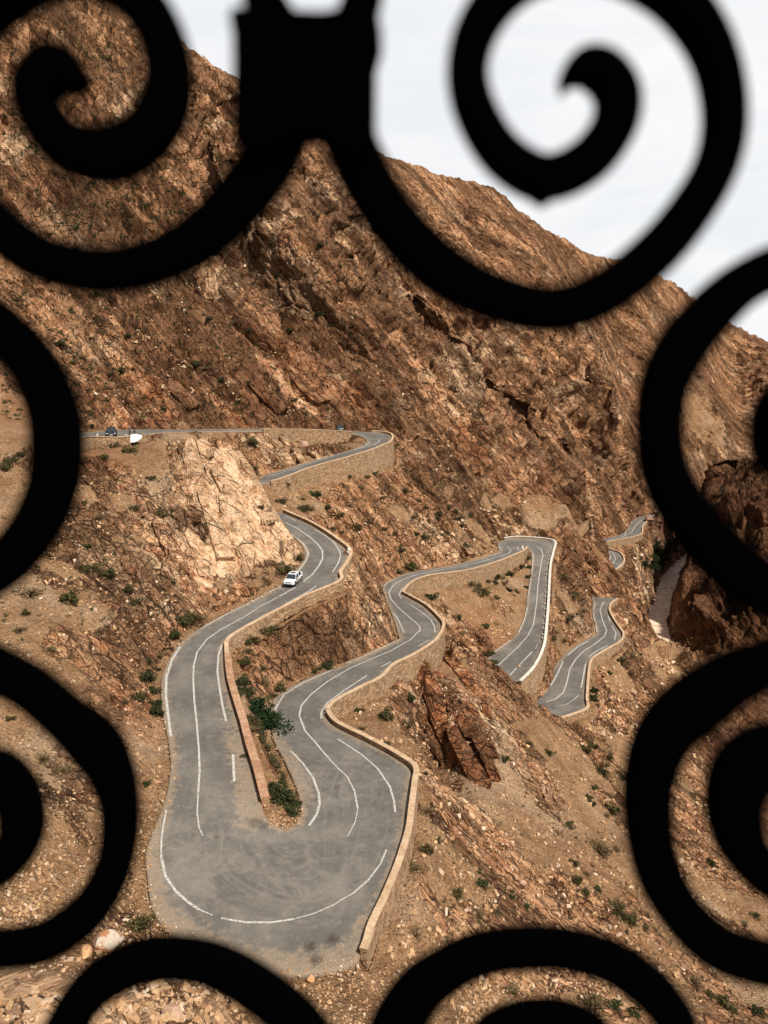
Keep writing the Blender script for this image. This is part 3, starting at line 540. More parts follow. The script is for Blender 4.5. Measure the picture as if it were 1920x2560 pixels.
# ------------------------------------------------------------------ wall materials
def masonry(name, ca, cb, mort, sc=2.2):
    m = NT_(name); co = m.n('ShaderNodeNewGeometry'); mp = m.n('ShaderNodeMapping', {'Vector': (co, 'Position'), 'Scale': (1, 1, 1.7)})
    e = m.vor(mp, sc, 'DISTANCE_TO_EDGE'); c = m.vor(mp, sc); n = m.noise((co, 'Position'), 5., 4); b = m.noise((co, 'Position'), .35, 4)
    col = m.mix(m.rng((c, 'Color'), .1, .9), ca, cb); col = m.mix(m.rng((e, 0), .02, .07, .7, 0), col, mort); col = m.mix(m.rng(n, .5, .75, 0, .4), col, (.2, .13, .07)); col = m.mix(m.rng(b, .5, .7, 0, .35), col, (.46, .34, .22))
    return m.out(col, .95, m.math('ADD', m.rng((e, 0), 0, .1), (n, 0)), .7, .06, .15)
M_MAS = masonry('rubble_masonry', (.24, .15, .08), (.50, .32, .19), (.16, .095, .05), 1.9)
M_MAS2 = masonry('red_masonry', (.30, .15, .075), (.45, .25, .14), (.36, .2, .11))
def coping(name, ca, cb, dark, step=.6):
    m = NT_(name); co = m.n('ShaderNodeNewGeometry'); uv = m.n('ShaderNodeUVMap', uv_map='UVMap'); su = m.n('ShaderNodeSeparateXYZ', {0: uv})
    n = m.noise((co, 'Position'), .9, 6, .75); f = m.noise((co, 'Position'), 4., 3, .7); col = m.mix(m.rng(n, .35, .65), ca, cb); col = m.mix(m.rng(f, .45, .7, 0, .6), col, dark)
    j = m.math('PINGPONG', (su, 1), step); col = m.mix(m.rng(j, .0, .05, .9, 0), col, dark)
    return m.out(col, .85, (f, 0), .3, .02, .25)
M_COP = coping('pale_coping', (.46, .31, .19), (.62, .45, .30), (.30, .18, .10), 1.1)
M_COP_R = coping('red_coping', (.33, .17, .095), (.50, .31, .20), (.18, .095, .055), .9)
M_COP_W = coping('white_coping', (.66, .62, .54), (.74, .70, .62), (.08, .07, .06), .75)
# ------------------------------------------------------------------ roads
def set_uv(o, uvv):
    lay = o.data.uv_layers.new(name='UVMap'); li = np.empty(len(o.data.loops), np.int32); o.data.loops.foreach_get('vertex_index', li)
    lay.data.foreach_set('uv', np.asarray(uvv, np.float32)[li].ravel())
def set_col(o, name, c):
    a = o.data.color_attributes.new(name, 'FLOAT_COLOR', 'POINT'); a.data.foreach_set('color', np.asarray(c, np.float32).ravel())
RB = .02
pale_c = [hit(760, 2180), hit(1390, 1500), hit(1360, 1420), hit(820, 1960), hit(560, 2150)]
for k, (L, R) in roads.items():
    n = len(L); na = 45 if k == 'main' else 25; t = np.linspace(0, 1, na)[None, :, None]; G = L[:, None]*(1-t)+R[:, None]*t; G[..., 2] -= RB
    w = np.linalg.norm(L-R, axis=1)[:, None]; s = np.r_[0, np.cumsum(np.linalg.norm(np.diff((L+R)/2, axis=0), axis=1))][:, None]
    T = t[..., 0]*np.ones((n, 1)); U = np.stack([T*w, s*np.ones_like(T)], -1)
    ed = np.minimum(T, 1-T)*w; e = np.clip(1-ed/1.5, 0, 1)
    pl = np.zeros_like(T)
    for c in pale_c: pl = np.maximum(pl, np.exp(-((G-c)**2).sum(-1)/(7.5 if k == 'main' else 4)**2))
    if k == 'main':
        i = np.arange(n)/NS; pl = np.maximum(pl, (sstep(i, 58, 62)*sstep(i, 74, 70))[:, None]*sstep(T, .62, .85)*1.0)
        e = np.maximum(e, (sstep(i, 15, 19)*sstep(i, 29, 26))[:, None]*sstep(T, .22, .05)*.85); e = np.maximum(e, (sstep(i, 13, 16)*sstep(i, 22, 20))[:, None]*sstep(T, .62, .85)*.8)
        e = np.maximum(e, (sstep(i, 28, 31)*sstep(i, 38, 35))[:, None]*sstep(T, .75, .92)*.7)
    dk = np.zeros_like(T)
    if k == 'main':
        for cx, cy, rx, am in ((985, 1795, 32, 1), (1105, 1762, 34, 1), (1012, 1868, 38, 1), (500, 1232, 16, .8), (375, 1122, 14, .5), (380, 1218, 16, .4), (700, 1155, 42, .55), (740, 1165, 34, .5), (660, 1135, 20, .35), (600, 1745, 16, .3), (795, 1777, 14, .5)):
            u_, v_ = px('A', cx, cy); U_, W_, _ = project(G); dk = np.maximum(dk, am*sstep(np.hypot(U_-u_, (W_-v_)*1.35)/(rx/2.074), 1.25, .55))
    # the worn and dusty margin of the hairpin
    if k == 'main': e = np.maximum(e, (sstep(np.arange(n)/NS, 17, 21)*sstep(np.arange(n)/NS, 30, 26))[:, None]*sstep(ed, 2.6, .4)*(T < .5)*.75)
    # skirts
    G = np.concatenate([G[:, :1]-[0, 0, .35], G, G[:, -1:]-[0, 0, .35]], 1); pad = lambda a: np.concatenate([a[:, :1], a, a[:, -1:]], 1)
    U, e, pl, dk = pad(U), pad(e), pad(pl), pad(dk)
    o = np_mesh('road' if k == 'main' else 'road_' + {'top': 'upper', 'link': 'hidden_bend', 'low': 'lower', 'far': 'distant', 'end': 'valley'}[k], G.reshape(-1, 3), grid_faces(n, na+2), M_ASPH, None, True)
    set_uv(o, U.reshape(-1, 2)); set_col(o, 'edge', np.stack([e, pl, dk, e*0+1], -1).reshape(-1, 4)); tag(o, kind='structure')
# ------------------------------------------------------------------ painted lines
MARK = {'top': [('B', .2, [(190, 477), (400, 412), (550, 362), (700, 312), (850, 275), (930, 252), (962, 233), (955, 219)]), ('B', .2, [(192, 461), (450, 384), (650, 322)]), ('B', .2, [(780, 288), (870, 258), (903, 232)]), ('E', .25, [(124, 200), (120, 222)]), ('E', .2, [(255, 215), (270, 224)]), ('E', .3, [(258, 203), (268, 212)])],
 'main': [('B', .17, [(314, 747), (390, 782)]), ('B', .2, [(310, 790), (400, 835), (480, 890), (540, 945), (570, 990), (570, 1040), (545, 1090), (500, 1150), (440, 1200)]),
  ('B', .2, [(385, 1240), (270, 1303)]), ('B', .15, [(262, 1308), (120, 1382)]), ('B', .17, [(515, 840), (580, 875), (650, 930), (690, 990), (695, 1020), (680, 1070), (640, 1137)]),
  ('B', .17, [(385, 895), (430, 930), (465, 980), (472, 1015), (455, 1060), (400, 1130)]), ('B', .16, [(285, 1230), (150, 1300), (10, 1378)]), ('B', .17, [(530, 1230), (470, 1270), (270, 1382)]),
  ('A', .16, [(435, 140), (560, 70), (628, 37)]), ('A', .16, [(712, 45), (640, 90), (520, 155), (450, 205), (400, 270), (382, 340), (380, 420), (385, 520), (398, 640), (408, 760), (413, 880), (405, 1000)]), ('A', .1, [(405, 1005), (400, 1100), (410, 1180), (430, 1225)]),
  ('A', .22, [(313, 242), (270, 310), (240, 400), (238, 500), (250, 600), (264, 708)]), ('A', .18, [(750, 77), (607, 165)]), ('A', .19, [(527, 232), (510, 290), (505, 370), (515, 450), (530, 540), (550, 628)]), ('A', .2, [(586, 800), (592, 942)]),
  ('A', .11, [(240, 1090), (225, 1170), (215, 1240), (213, 1330)]), ('A', .17, [(213, 1330), (235, 1430), (290, 1510), (350, 1565), (410, 1605)]), ('A', .09, [(410, 1605), (480, 1635)]),
  ('A', .15, [(525, 1650), (650, 1672), (780, 1673), (900, 1655)]), ('A', .08, [(900, 1655), (1000, 1628), (1100, 1585), (1210, 1520)]), ('A', .12, [(1210, 1520), (1290, 1450), (1350, 1370), (1382, 1295)]),
  ('A', .19, [(888, 785), (950, 850), (1000, 920), (1030, 1000), (1035, 1060), (1020, 1110), (980, 1172)]), ('A', .08, [(1180, 1225), (1220, 1150), (1233, 1080)]),
  ('A', .14, [(1233, 1080), (1215, 990), (1180, 920), (1100, 840)]), ('A', .17, [(1100, 840), (1030, 760), (960, 680), (930, 600), (940, 550), (990, 490), (1080, 420), (1200, 350), (1400, 265), (1500, 210), (1552, 160)]),
  ('A', .17, [(1130, 722), (1250, 800), (1340, 880), (1400, 970), (1420, 1040), (1427, 1100)]), ('A', .17, [(800, 605), (808, 560), (850, 490), (950, 430), (1095, 365)]), ('A', .17, [(1178, 328), (1300, 275), (1450, 205)]),
  ('A', .17, [(1043, 615), (1045, 580), (1080, 530), (1160, 470), (1280, 392)]), ('A', .17, [(1353, 348), (1405, 320)]), ('A', .15, [(1545, 240), (1608, 205)]),
  ('C', .17, [(415, 770), (412, 738), (380, 705), (320, 655), (270, 610), (215, 550), (200, 500), (230, 450), (300, 410), (400, 375), (550, 345), (700, 320), (850, 285), (950, 255), (1025, 232), (1043, 212), (1020, 183)]),
  ('C', .17, [(345, 585), (430, 640), (490, 690), (515, 740), (518, 778)]), ('C', .17, [(355, 430), (290, 480), (270, 515), (285, 542)]), ('C', .15, [(160, 455), (225, 410)]), ('C', .17, [(235, 645), (270, 700), (305, 780)]),
  ('C', .17, [(960, 180), (980, 210)]), ('C', .15, [(985, 222), (900, 250)]), ('C', .17, [(1086, 185), (1096, 210)]),
  ('C', .18, [(1215, 180), (1250, 198), (1265, 240), (1245, 340), (1230, 450), (1220, 580), (1200, 720), (1160, 800), (1090, 880), (955, 1005)]), ('C', .18, [(1198, 230), (1190, 355)]), ('C', .14, [(1183, 405), (1160, 540)]), ('C', .18, [(1157, 605), (1140, 680), (1098, 778)]),
  ('C', .2, [(1042, 832), (915, 920)]), ('C', .2, [(1190, 910), (1092, 1015)]), ('C', .2, [(1083, 1022), (1035, 1075)]), ('C', .1, [(1228, 858), (1212, 890)])],
 'low': [('D', .2, [(455, 1535), (520, 1515), (575, 1470), (600, 1400), (620, 1310), (660, 1240), (720, 1180), (800, 1130), (860, 1080), (875, 1040), (850, 980), (830, 900), (850, 850), (862, 840)]), ('D', .2, [(380, 1487), (458, 1460)]), ('D', .22, [(490, 1420), (530, 1350), (575, 1255)]),
  ('D', .2, [(605, 1213), (680, 1150), (748, 1115)]), ('D', .22, [(700, 1435), (730, 1270)]), ('D', .1, [(515, 1568), (600, 1550), (650, 1515)]), ('D', .14, [(650, 1515), (686, 1488)]), ('D', .2, [(782, 915), (792, 975)]), ('D', .2, [(800, 1000), (808, 1050)]), ('D', .2, [(885, 940), (900, 983)]),
  ('D', .2, [(910, 1005), (940, 1060), (930, 1105)]), ('D', .2, [(752, 1222), (810, 1180), (880, 1145)]), ('D', .2, [(880, 893), (912, 850)]), ('D', .15, [(800, 852), (785, 895)])],
 'far': [('D', .2, [(785, 630), (860, 612), (915, 580), (937, 545), (925, 510), (900, 490)]), ('D', .2, [(890, 570), (903, 525)]), ('D', .2, [(785, 642), (870, 632), (945, 610), (975, 580)])],
 'end': [('D', .22, [(885, 418), (980, 395), (1050, 360), (1070, 320), (1110, 282), (1190, 243)]), ('D', .2, [(890, 428), (1000, 405), (1100, 378)]), ('D', .18, [(1000, 385), (1010, 350)])]}
def zroad(name, G):
    L, R = roads[name]; t = np.linspace(0, 1, 17)[None, :, None]; Q_ = (L[:, None]*(1-t)+R[:, None]*t).reshape(-1, 3); out = []
    for g in G: d = ((Q_[:, :2]-g[:2])**2).sum(1); i = np.argpartition(d, 5)[:5]; w = 1/(d[i]+.01); out.append((Q_[i, 2]*w).sum()/w.sum())
    return np.array(out)-RB
VV, FF, nv = [], [], 0
for k, lst in MARK.items():
    for cr, w, pts in lst:
        Wp = []
        for x, y in dense(np.array([(a, b, 0) for a, b in pts], float), 14)[:, :2]:
            u, v = px(cr, x, y); Wp.append(at_h(u, v, road_px_z(k, u, v)))
        Wp = np.array(Wp)
        if len(Wp) > 2: Wp = catmull(Wp, 3)
        T = np.gradient(Wp[:, :2], axis=0); T /= np.linalg.norm(T, axis=1)[:, None]+1e-9; N = np.stack([-T[:, 1], T[:, 0]], 1)*w*.62
        a, b = Wp.copy(), Wp.copy(); a[:, :2] += N; b[:, :2] -= N; G = np.stack([a, b], 1).reshape(-1, 3); G[:, 2] = zroad(k, G)+.035
        VV.append(G); FF.append(grid_faces(len(Wp), 2)+nv); nv += len(G)
m = NT_('road_paint'); geo = m.n('ShaderNodeNewGeometry'); n = m.noise((geo, 'Position'), 5., 5, .7); n2_ = m.noise((geo, 'Position'), .5, 3)
c = m.mix(m.rng(n, .45, .62, 0, .8), (.52, .50, .46), (.20, .18, .16)); M_PAINT = m.out(c, .7)
o = np_mesh('road_markings', np.vstack(VV), np.vstack(FF), M_PAINT); tag(o, kind='structure')
# flip check: every marking faces up
# ------------------------------------------------------------------ walls
WLAB = {'top_a': 'low stone parapet below the parked dark car at the upper left', 'top_b': 'tall plain stone wall edging the upper road left of its tight bend', 'top_c': 'high curved retaining wall carrying the uppermost bend',
 'bend': 'pale capped wall round the bend with the white car', 'leg': 'orange capped wall beside bushes between the two legs of the big hairpin', 'hair': 'pale capped wall on the right side of the big hairpin',
 'second': 'long stone retaining wall under the second descending road', 'third': 'white topped wall along the straight road down to the third hairpin', 'low': 'angular parapet wall on the outer side of the lowest hairpin road', 'low_end': 'short low wall end across the lowest hairpin', 'far': 'small low wall on the distant bend above the river', 'end': 'retaining wall of the farthest road by the red houses'}
def sweep(E, O, prof, closed=True):
    """prof: list of (outward offset, z array or number relative to the road) -> grid of vertices"""
    rows = []
    for d, zz in prof: q = offs(E, O, d); q[:, 2] = E[:, 2]+zz; rows.append(q)
    G = np.stack(rows, 1); n, k = G.shape[:2]; i = np.arange(n-1)[:, None]; j = np.arange(k)[None]; a = i*k+j; b = i*k+(j+1) % k
    F = np.stack([a, b, b+k, a+k], -1).reshape(-1, 4); caps = []
    for base in (0, (n-1)*k): caps.append([base, base+1, base+2, base+3])
    return G.reshape(-1, 3), np.vstack([F, np.array(caps)]), n, k
for k, (e, o_, dr, th, ph) in wall_geo.items():
    root = empty('stone_wall', e[len(e)//2], label=WLAB[k], cat='wall', group='parapet and retaining walls'); root['kind'] = 'thing'
    e = e.copy(); wob = fbm(e/1.5, 4, 5)*.07
    G, F, n, kk = sweep(e, o_, [(.03, -.6), (.03, ph-.13+wob), (th-.03, ph-.13+wob), (th+.03+dr*.06, -dr-1.4)])
    c0 = np.array(root.location)
    ob = np_mesh('masonry', G-c0, F, M_MAS2 if k == 'leg' else M_MAS, root)
    G, F, n, kk = sweep(e, o_, [(-.04, ph-.13+wob), (-.04, ph+wob), (th+.04, ph+wob), (th+.04, ph-.13+wob)])
    ob = np_mesh('coping', G-c0, F, {'leg': M_COP_R, 'third': M_COP_W}.get(k, M_COP), root)
    s = np.r_[0, np.cumsum(np.linalg.norm(np.diff(e, axis=0), axis=1))]; set_uv(ob, np.stack([np.tile(np.arange(4), n), np.repeat(s, 4)], -1))
    for c in root.children:
        bm = bmesh.new(); bm.from_mesh(c.data); bmesh.ops.recalc_face_normals(bm, faces=bm.faces); bm.to_mesh(c.data); bm.free()
# ------------------------------------------------------------------ river
G = RLc[:, None]*(1-tt[:, ::6])+RRc[:, None]*tt[:, ::6]; ext = 1.0
m = NT_('muddy_water'); geo = m.n('ShaderNodeNewGeometry'); n = m.noise((geo, 'Position'), .25, 5, .6, 1.); n3 = m.noise((geo, 'Position'), 1.2, 5, .6)
c = m.mix(m.rng(n, .35, .65), (.62, .42, .28), (.82, .64, .50)); M_WAT = m.out(c, .6, (n3, 0), .3, .15, .1)
Lw, Rw = offs(RLc, RRc, 2.0), offs(RRc, RLc, 2.0); Lw[:, 2] = Rw[:, 2] = HRIV
G = Lw[:, None]*(1-tt[:, ::6])+Rw[:, None]*tt[:, ::6]
o = np_mesh('river_water', G.reshape(-1, 3), grid_faces(G.shape[0], G.shape[1]), M_WAT, None, True); tag(o, kind='structure')
# ------------------------------------------------------------------ helpers to stand things on the real surface
def vert_near(p, u=None, v=None):
    r, t = math.hypot(p[0], p[1]), math.atan2(p[0], p[1]); j = int(np.clip(round((t+TH)/(2*TH)*(NC-1)), 4, NC-5)); i = int(np.clip(np.argmin(np.abs(RR[:, j]-r)), 14, NRW-15))
    if u is None: return Vt[i, j].astype(float)
    blk = Vt[i-14:i+15, j-4:j+5].reshape(-1, 3); U, W, dd = project(blk); c = np.hypot(U-u, W-v)+.25*(dd-dd.min()); return blk[int(np.argmin(c))].astype(float)
def surf(p): return vert_near(p)
def on(u, v): return vert_near(hit(u, v), u, v)
# ------------------------------------------------------------------ shrubs
def leafmat(name, a, b):
    m = NT_(name); g = m.n('ShaderNodeNewGeometry'); oi = m.n('ShaderNodeObjectInfo'); n = m.noise((g, 'Position'), 6., 3, .6); c = m.mix(m.rng(n, .35, .65), a, b)
    f = m.rng((oi, 'Random'), 0, 1, .75, 1.2, False); c = m.mix(1.0, c, f, 'MULTIPLY'); return m.out(c, .9, spec=.1)
ML = {'dry': leafmat('dry_twigs', (.10, .07, .032), (.24, .17, .09)), 'olive': leafmat('olive_leaves', (.035, .034, .012), (.105, .09, .035)), 'green': leafmat('green_leaves', (.020, .028, .010), (.065, .070, .028)), 'fig': leafmat('dark_leaves', (.010, .024, .010), (.03, .055, .018))}
def clump(kind, n, seed, flat=.75, leaf=.16):
    r = np.random.default_rng(seed); V, F = [], []
    nb = 7 if kind != 'fig' else 12; cen = r.normal(0, .36, (nb, 3)); cen[:, 2] = np.abs(cen[:, 2])*flat*1.1+.18; rad_b = r.uniform(.26, .5, nb)
    for i in range(n):
        if kind == 'dry' and i % 2 == 0 or i % 9 == 0:
            d = r.normal(0, 1, 3); d[2] = abs(d[2])*.9+.2; d /= np.linalg.norm(d); L = r.uniform(.6, 1.05); b = d*L*np.array([1, 1, flat]); s = np.cross(d, r.normal(0, 1, 3)); s /= np.linalg.norm(s); s *= .022
            V += [s*.8, -s*.8, b-s, b+s]
        else:
            k = r.integers(nb); d = r.normal(0, 1, 3); d /= np.linalg.norm(d); c = cen[k]+d*rad_b[k]*r.uniform(.55, 1)*np.array([1, 1, flat]); c[2] = max(c[2], .02)
            a = r.normal(0, 1, 3); a /= np.linalg.norm(a); b = np.cross(a, d+r.normal(0, .4, 3)); b /= np.linalg.norm(b)+1e-6; s = leaf*r.uniform(.6, 1.2); V += [c-a*s*.5, c+b*s*.3, c+a*s*.6, c-b*s*.32]
        k = len(V)-4; F.append([k, k+1, k+2, k+3])
    return np.array(V), np.array(F)
PROTO = {}
for kind, n, leaf in (('dry', 380, .16), ('olive', 520, .20), ('green', 560, .20), ('fig', 1100, .16)):
    for q in range(3):
        Vv, Ff = clump(kind, n, 11*q+len(kind), .72 if kind != 'fig' else .85, leaf); me_o = np_mesh('shrub', Vv, Ff, ML[kind]); PROTO[kind, q] = me_o.data; bpy.data.objects.remove(me_o)
REG = [(lambda u, v: v > 2350 and u > 960, 'stony ground at the lower right corner'), (lambda u, v: u < 240 and v > 1600, 'sandy slope left of the big hairpin'), (lambda u, v: 500 < u < 790 and 1740 < v < 2100, 'bank between the big hairpin legs'),
 (lambda u, v: u < 520 and 1500 < v <= 2100, 'verge left of the big hairpin road'), (lambda u, v: 540 < u < 900 and 1540 < v < 1800, 'slope between the two nearest roads'), (lambda u, v: 880 < u < 1120 and 1690 < v < 2500, 'slope just right of the big hairpin wall'),
 (lambda u, v: u > 1090 and v > 1850, 'open slope at the lower right'), (lambda u, v: 890 < u < 1110 and 1560 < v < 1900, 'rocks under the second road'), (lambda u, v: 1090 < u < 1500 and 1600 < v <= 1850, 'ridge hiding the third hairpin'),
 (lambda u, v: 1380 < u < 1490 and 1350 < v < 1640, 'slope right of the white topped wall'), (lambda u, v: u > 1490 and v > 1350, 'bank below the lowest road'), (lambda u, v: 1060 < u < 1330 and 1390 < v < 1640, 'slope inside the second hairpin'),
 (lambda u, v: 880 < u < 1330 and 1170 < v < 1440, 'slope above the second road'), (lambda u, v: 690 < u <= 1000 and 1100 < v < 1440, 'slope under the uppermost curved wall'), (lambda u, v: u < 480 and 1095 < v < 1400, 'rocky slope under the parked dark car'),
 (lambda u, v: u < 520 and v >= 1400, 'rocks above the left curve of the road'), (lambda u, v: 460 < u < 780 and 1095 < v < 1480, 'pale cliff beside the white car'), (lambda u, v: v < 560, 'high mountain face behind the iron scrolls'), (lambda u, v: v < 1100 and u < 900, 'mountain face above the upper road'), (lambda u, v: True, 'mountain face on the right')]
SIZE = lambda r: 'small' if r < .45 else ('knee high' if r < .9 else 'large')
KINDN = {'dry': 'dry brown shrub', 'olive': 'olive shrub', 'green': 'green shrub', 'fig': 'dark green bush'}
n_shrub = 0
def shrub(u, v, dpx, kind, label=None, hs=1.0):
    global n_shrub
    p = on(u, v); dc = p[1]*CP-p[2]*SP; r = dpx/2*dc/FP*1.75; r = float(np.clip(r, .25, 6)); q = int(rng.integers(3))
    o = bpy.data.objects.new('shrub', PROTO[kind, q]); o.location = (p[0], p[1], p[2]-.12*r); o.scale = (r, r, r*hs*float(rng.uniform(.85, 1.2))); o.rotation_euler = (0, 0, float(rng.uniform(0, 6.28))); link(o)
    reg = next(n for f, n in REG if f(u, v))
    tag(o, label or f'{SIZE(r)} {KINDN[kind]} on the {reg}', 'shrub', None if label else f'shrubs on the {reg}'); n_shrub += 1; return o
def SH(ox, oy, s, lst):
    for a in lst:
        x, y, d = a[:3]; kd = a[3] if len(a) > 3 else ('olive' if (int(x)+int(y)) % 3 else 'dry'); shrub(ox+x/s, oy+y/s, d/s, kd, a[4] if len(a) > 4 else None)
g_, o_k, d_, f_ = 'green', 'olive', 'dry', 'fig'
SH(0, 1600, 2.304, [(855, 130, 40, g_), (850, 225, 92, g_, 'large green bush at the left road edge below the first curve'), (880, 300, 60, g_), (790, 340, 60), (715, 365, 45), (895, 370, 50, g_), (890, 430, 70, g_), (915, 175, 25, g_), (840, 830, 40, g_), (800, 1660, 120, o_k, 'yellow green grassy bush beside the boulders at lower left'), (240, 690, 70, d_), (350, 760, 70, d_), (60, 460, 40, o_k)])
SH(300, 1500, 2.074, [(320, 110, 60), (350, 125, 50), (410, 100, 45), (275, 195, 50, g_), (200, 295, 35), (775, 165, 68, o_k, 'dark round bush under the capped wall where the road narrows'), (690, 220, 58, o_k), (660, 270, 48), (655, 330, 58, o_k), (745, 440, 48), (740, 355, 38, d_), (1070, 350, 50, g_), (1000, 375, 32, g_), (1035, 362, 28, g_), (830, 465, 55), (790, 500, 42),
 (640, 430, 60, g_), (660, 490, 65, g_), (578, 470, 55, g_), (585, 520, 50, g_), (735, 630, 150, f_, 'big dark green fig bush overhanging the road inside the hairpin'), (695, 655, 70, o_k), (700, 560, 80, f_), (760, 770, 55), (800, 850, 62), (830, 915, 52), (850, 960, 42), (805, 985, 60, g_), (845, 1035, 95, g_, 'bright green broom like bush near the tip of the hairpin bank'), (893, 1085, 60, g_), (910, 1060, 42, g_), (655, 820, 38, g_), (622, 690, 30, g_), (560, 400, 30, g_), (570, 590, 30, g_), (720, 1000, 26, g_), (725, 720, 40),
 (1500, 510, 42, g_), (1370, 615, 50), (1485, 650, 42), (1245, 580, 34), (1250, 670, 34), (1380, 750, 34), (1600, 1100, 55), (1585, 1300, 50), (1530, 1395, 62), (1575, 910, 30, g_), (1530, 1730, 55, d_), (1650, 1250, 30)])
SH(600, 1020, 2.765, [(515, 600, 62, g_), (290, 650, 60), (320, 540, 38), (430, 705, 70), (480, 705, 52), (430, 630, 38, d_), (800, 840, 66, o_k), (710, 860, 26), (695, 740, 42), (650, 840, 32), (390, 1050, 76, o_k, 'grey green bush at the foot of the pale cliff above the white car'), (310, 1130, 88, o_k, 'olive bush right behind the white car against the cliff'), (95, 435, 56, g_), (85, 250, 72, o_k), (240, 960, 40, o_k), (150, 690, 40, o_k), (1180, 1080, 58), (1160, 1110, 46), (1220, 1105, 32), (1085, 1135, 42), (1110, 990, 46), (1005, 845, 32), (1070, 865, 32), (1025, 880, 28), (1215, 880, 42), (1275, 895, 52), (1315, 860, 46), (1370, 740, 46), (1360, 775, 42), (1390, 885, 30), (1435, 860, 36), (1520, 760, 42), (1270, 590, 26), (890, 800, 32), (760, 680, 36), (840, 560, 32), (930, 460, 34), (1140, 580, 42), (1065, 540, 42), (1450, 690, 36), (1560, 960, 42), (1450, 980, 30), (1600, 750, 32), (1540, 810, 28), (610, 700, 36), (750, 475, 36), (1300, 780, 28), (1490, 720, 36), (1200, 760, 30), (1640, 560, 30), (990, 620, 26), (1630, 880, 26), (880, 480, 30), (925, 520, 26), (1280, 690, 34), (1240, 640, 28)])
SH(900, 1300, 2.765, [(280, 210, 42), (345, 335, 58), (260, 360, 42), (735, 185, 32, f_), (700, 290, 26), (1105, 325, 40), (1065, 345, 32), (1035, 385, 52), (940, 400, 42), (980, 400, 42), (880, 430, 42), (850, 510, 76), (760, 440, 52), (825, 460, 42), (930, 440, 40), (1030, 490, 38, g_), (1075, 495, 32), (500, 540, 66, g_), (940, 540, 36), (785, 490, 22), (1395, 400, 52), (1480, 510, 42), (1465, 530, 46), (1530, 630, 52), (1405, 640, 32), (1460, 670, 46), (1440, 680, 40), (1520, 670, 46), (1495, 650, 32), (1410, 840, 42), (1350, 780, 46), (1330, 820, 42), (880, 930, 60), (935, 990, 42), (860, 740, 50), (700, 780, 50, d_), (335, 1240, 64, g_), (170, 1370, 82), (325, 1430, 60), (180, 1550, 42), (690, 675, 32, g_), (1070, 1240, 42), (1250, 1310, 38), (1330, 1310, 30), (1560, 1600, 56), (1300, 1620, 52), (1170, 1550, 32), (1110, 1470, 28), (1620, 1570, 46), (1160, 270, 30, g_), (1165, 400, 30, g_), (1150, 470, 26, g_), (1170, 330, 30, g_), (990, 1660, 50, g_), (820, 1600, 36)])
SH(1200, 1200, 2.765, [(980, 1250, 52, g_), (1050, 1215, 42), (1100, 1210, 36), (790, 1460, 36, g_), (795, 1510, 42, g_), (800, 1430, 32), (890, 1340, 32), (850, 1360, 20), (840, 1550, 26)])
SH(1400, 1600, 2.304, [(200, 295, 40, g_), (200, 350, 32, g_), (145, 635, 38), (170, 615, 32), (240, 775, 60), (285, 680, 32), (270, 720, 32), (330, 765, 38), (365, 800, 50), (200, 855, 32), (160, 910, 38), (185, 950, 36), (50, 1070, 46), (300, 1000, 62), (265, 1010, 38), (320, 1060, 38), (225, 1215, 100), (320, 1210, 42), (85, 1300, 46), (150, 1350, 42), (90, 1390, 50), (215, 1440, 42, g_), (320, 1540, 60), (360, 1600, 50), (430, 1580, 28), (430, 1640, 32), (490, 1660, 38), (550, 1670, 32), (770, 1975, 70), (860, 2040, 52), (910, 2070, 56), (960, 2120, 74), (1000, 2075, 38), (300, 2115, 72, g_), (1060, 1640, 32), (870, 1290, 40, g_), (1120, 1590, 40), (1150, 2150, 60, g_)])
SH(960, 2200, 1.728, [(430, 30, 50, g_), (400, 150, 52, d_), (320, 65, 42), (485, 130, 32), (545, 75, 22, g_), (920, 45, 32, g_), (610, 120, 24, g_), (1000, 115, 46), (1060, 180, 50), (870, 65, 32), (545, 490, 60), (900, 545, 90, d_), (1085, 585, 50)])
SH(0, 800, 2.458, [(695, 775, 56, o_k), (800, 815, 60), (640, 850, 42), (70, 870, 60), (30, 910, 60), (130, 825, 42), (560, 660, 30, g_), (660, 270, 46), (690, 150, 42), (740, 320, 50), (370, 165, 48, g_), (450, 270, 32), (505, 230, 42), (500, 1140, 60), (610, 1220, 42), (820, 1160, 50, g_), (980, 1200, 62), (545, 1400, 42), (550, 1540, 72), (670, 1585, 84), (410, 1730, 100, o_k), (180, 1690, 100, d_), (150, 1810, 46, o_k), (120, 1910, 52, d_), (310, 2030, 52, d_), (790, 1665, 60), (830, 1740, 60, o_k), (1015, 1620, 60, f_), (1030, 1680, 50, f_, 'dark green creeping bush in a crack above the left curve'), (1070, 1940, 60), (1180, 1840, 70), (1130, 1870, 52), (730, 1275, 32), (800, 1360, 36), (930, 980, 42)])
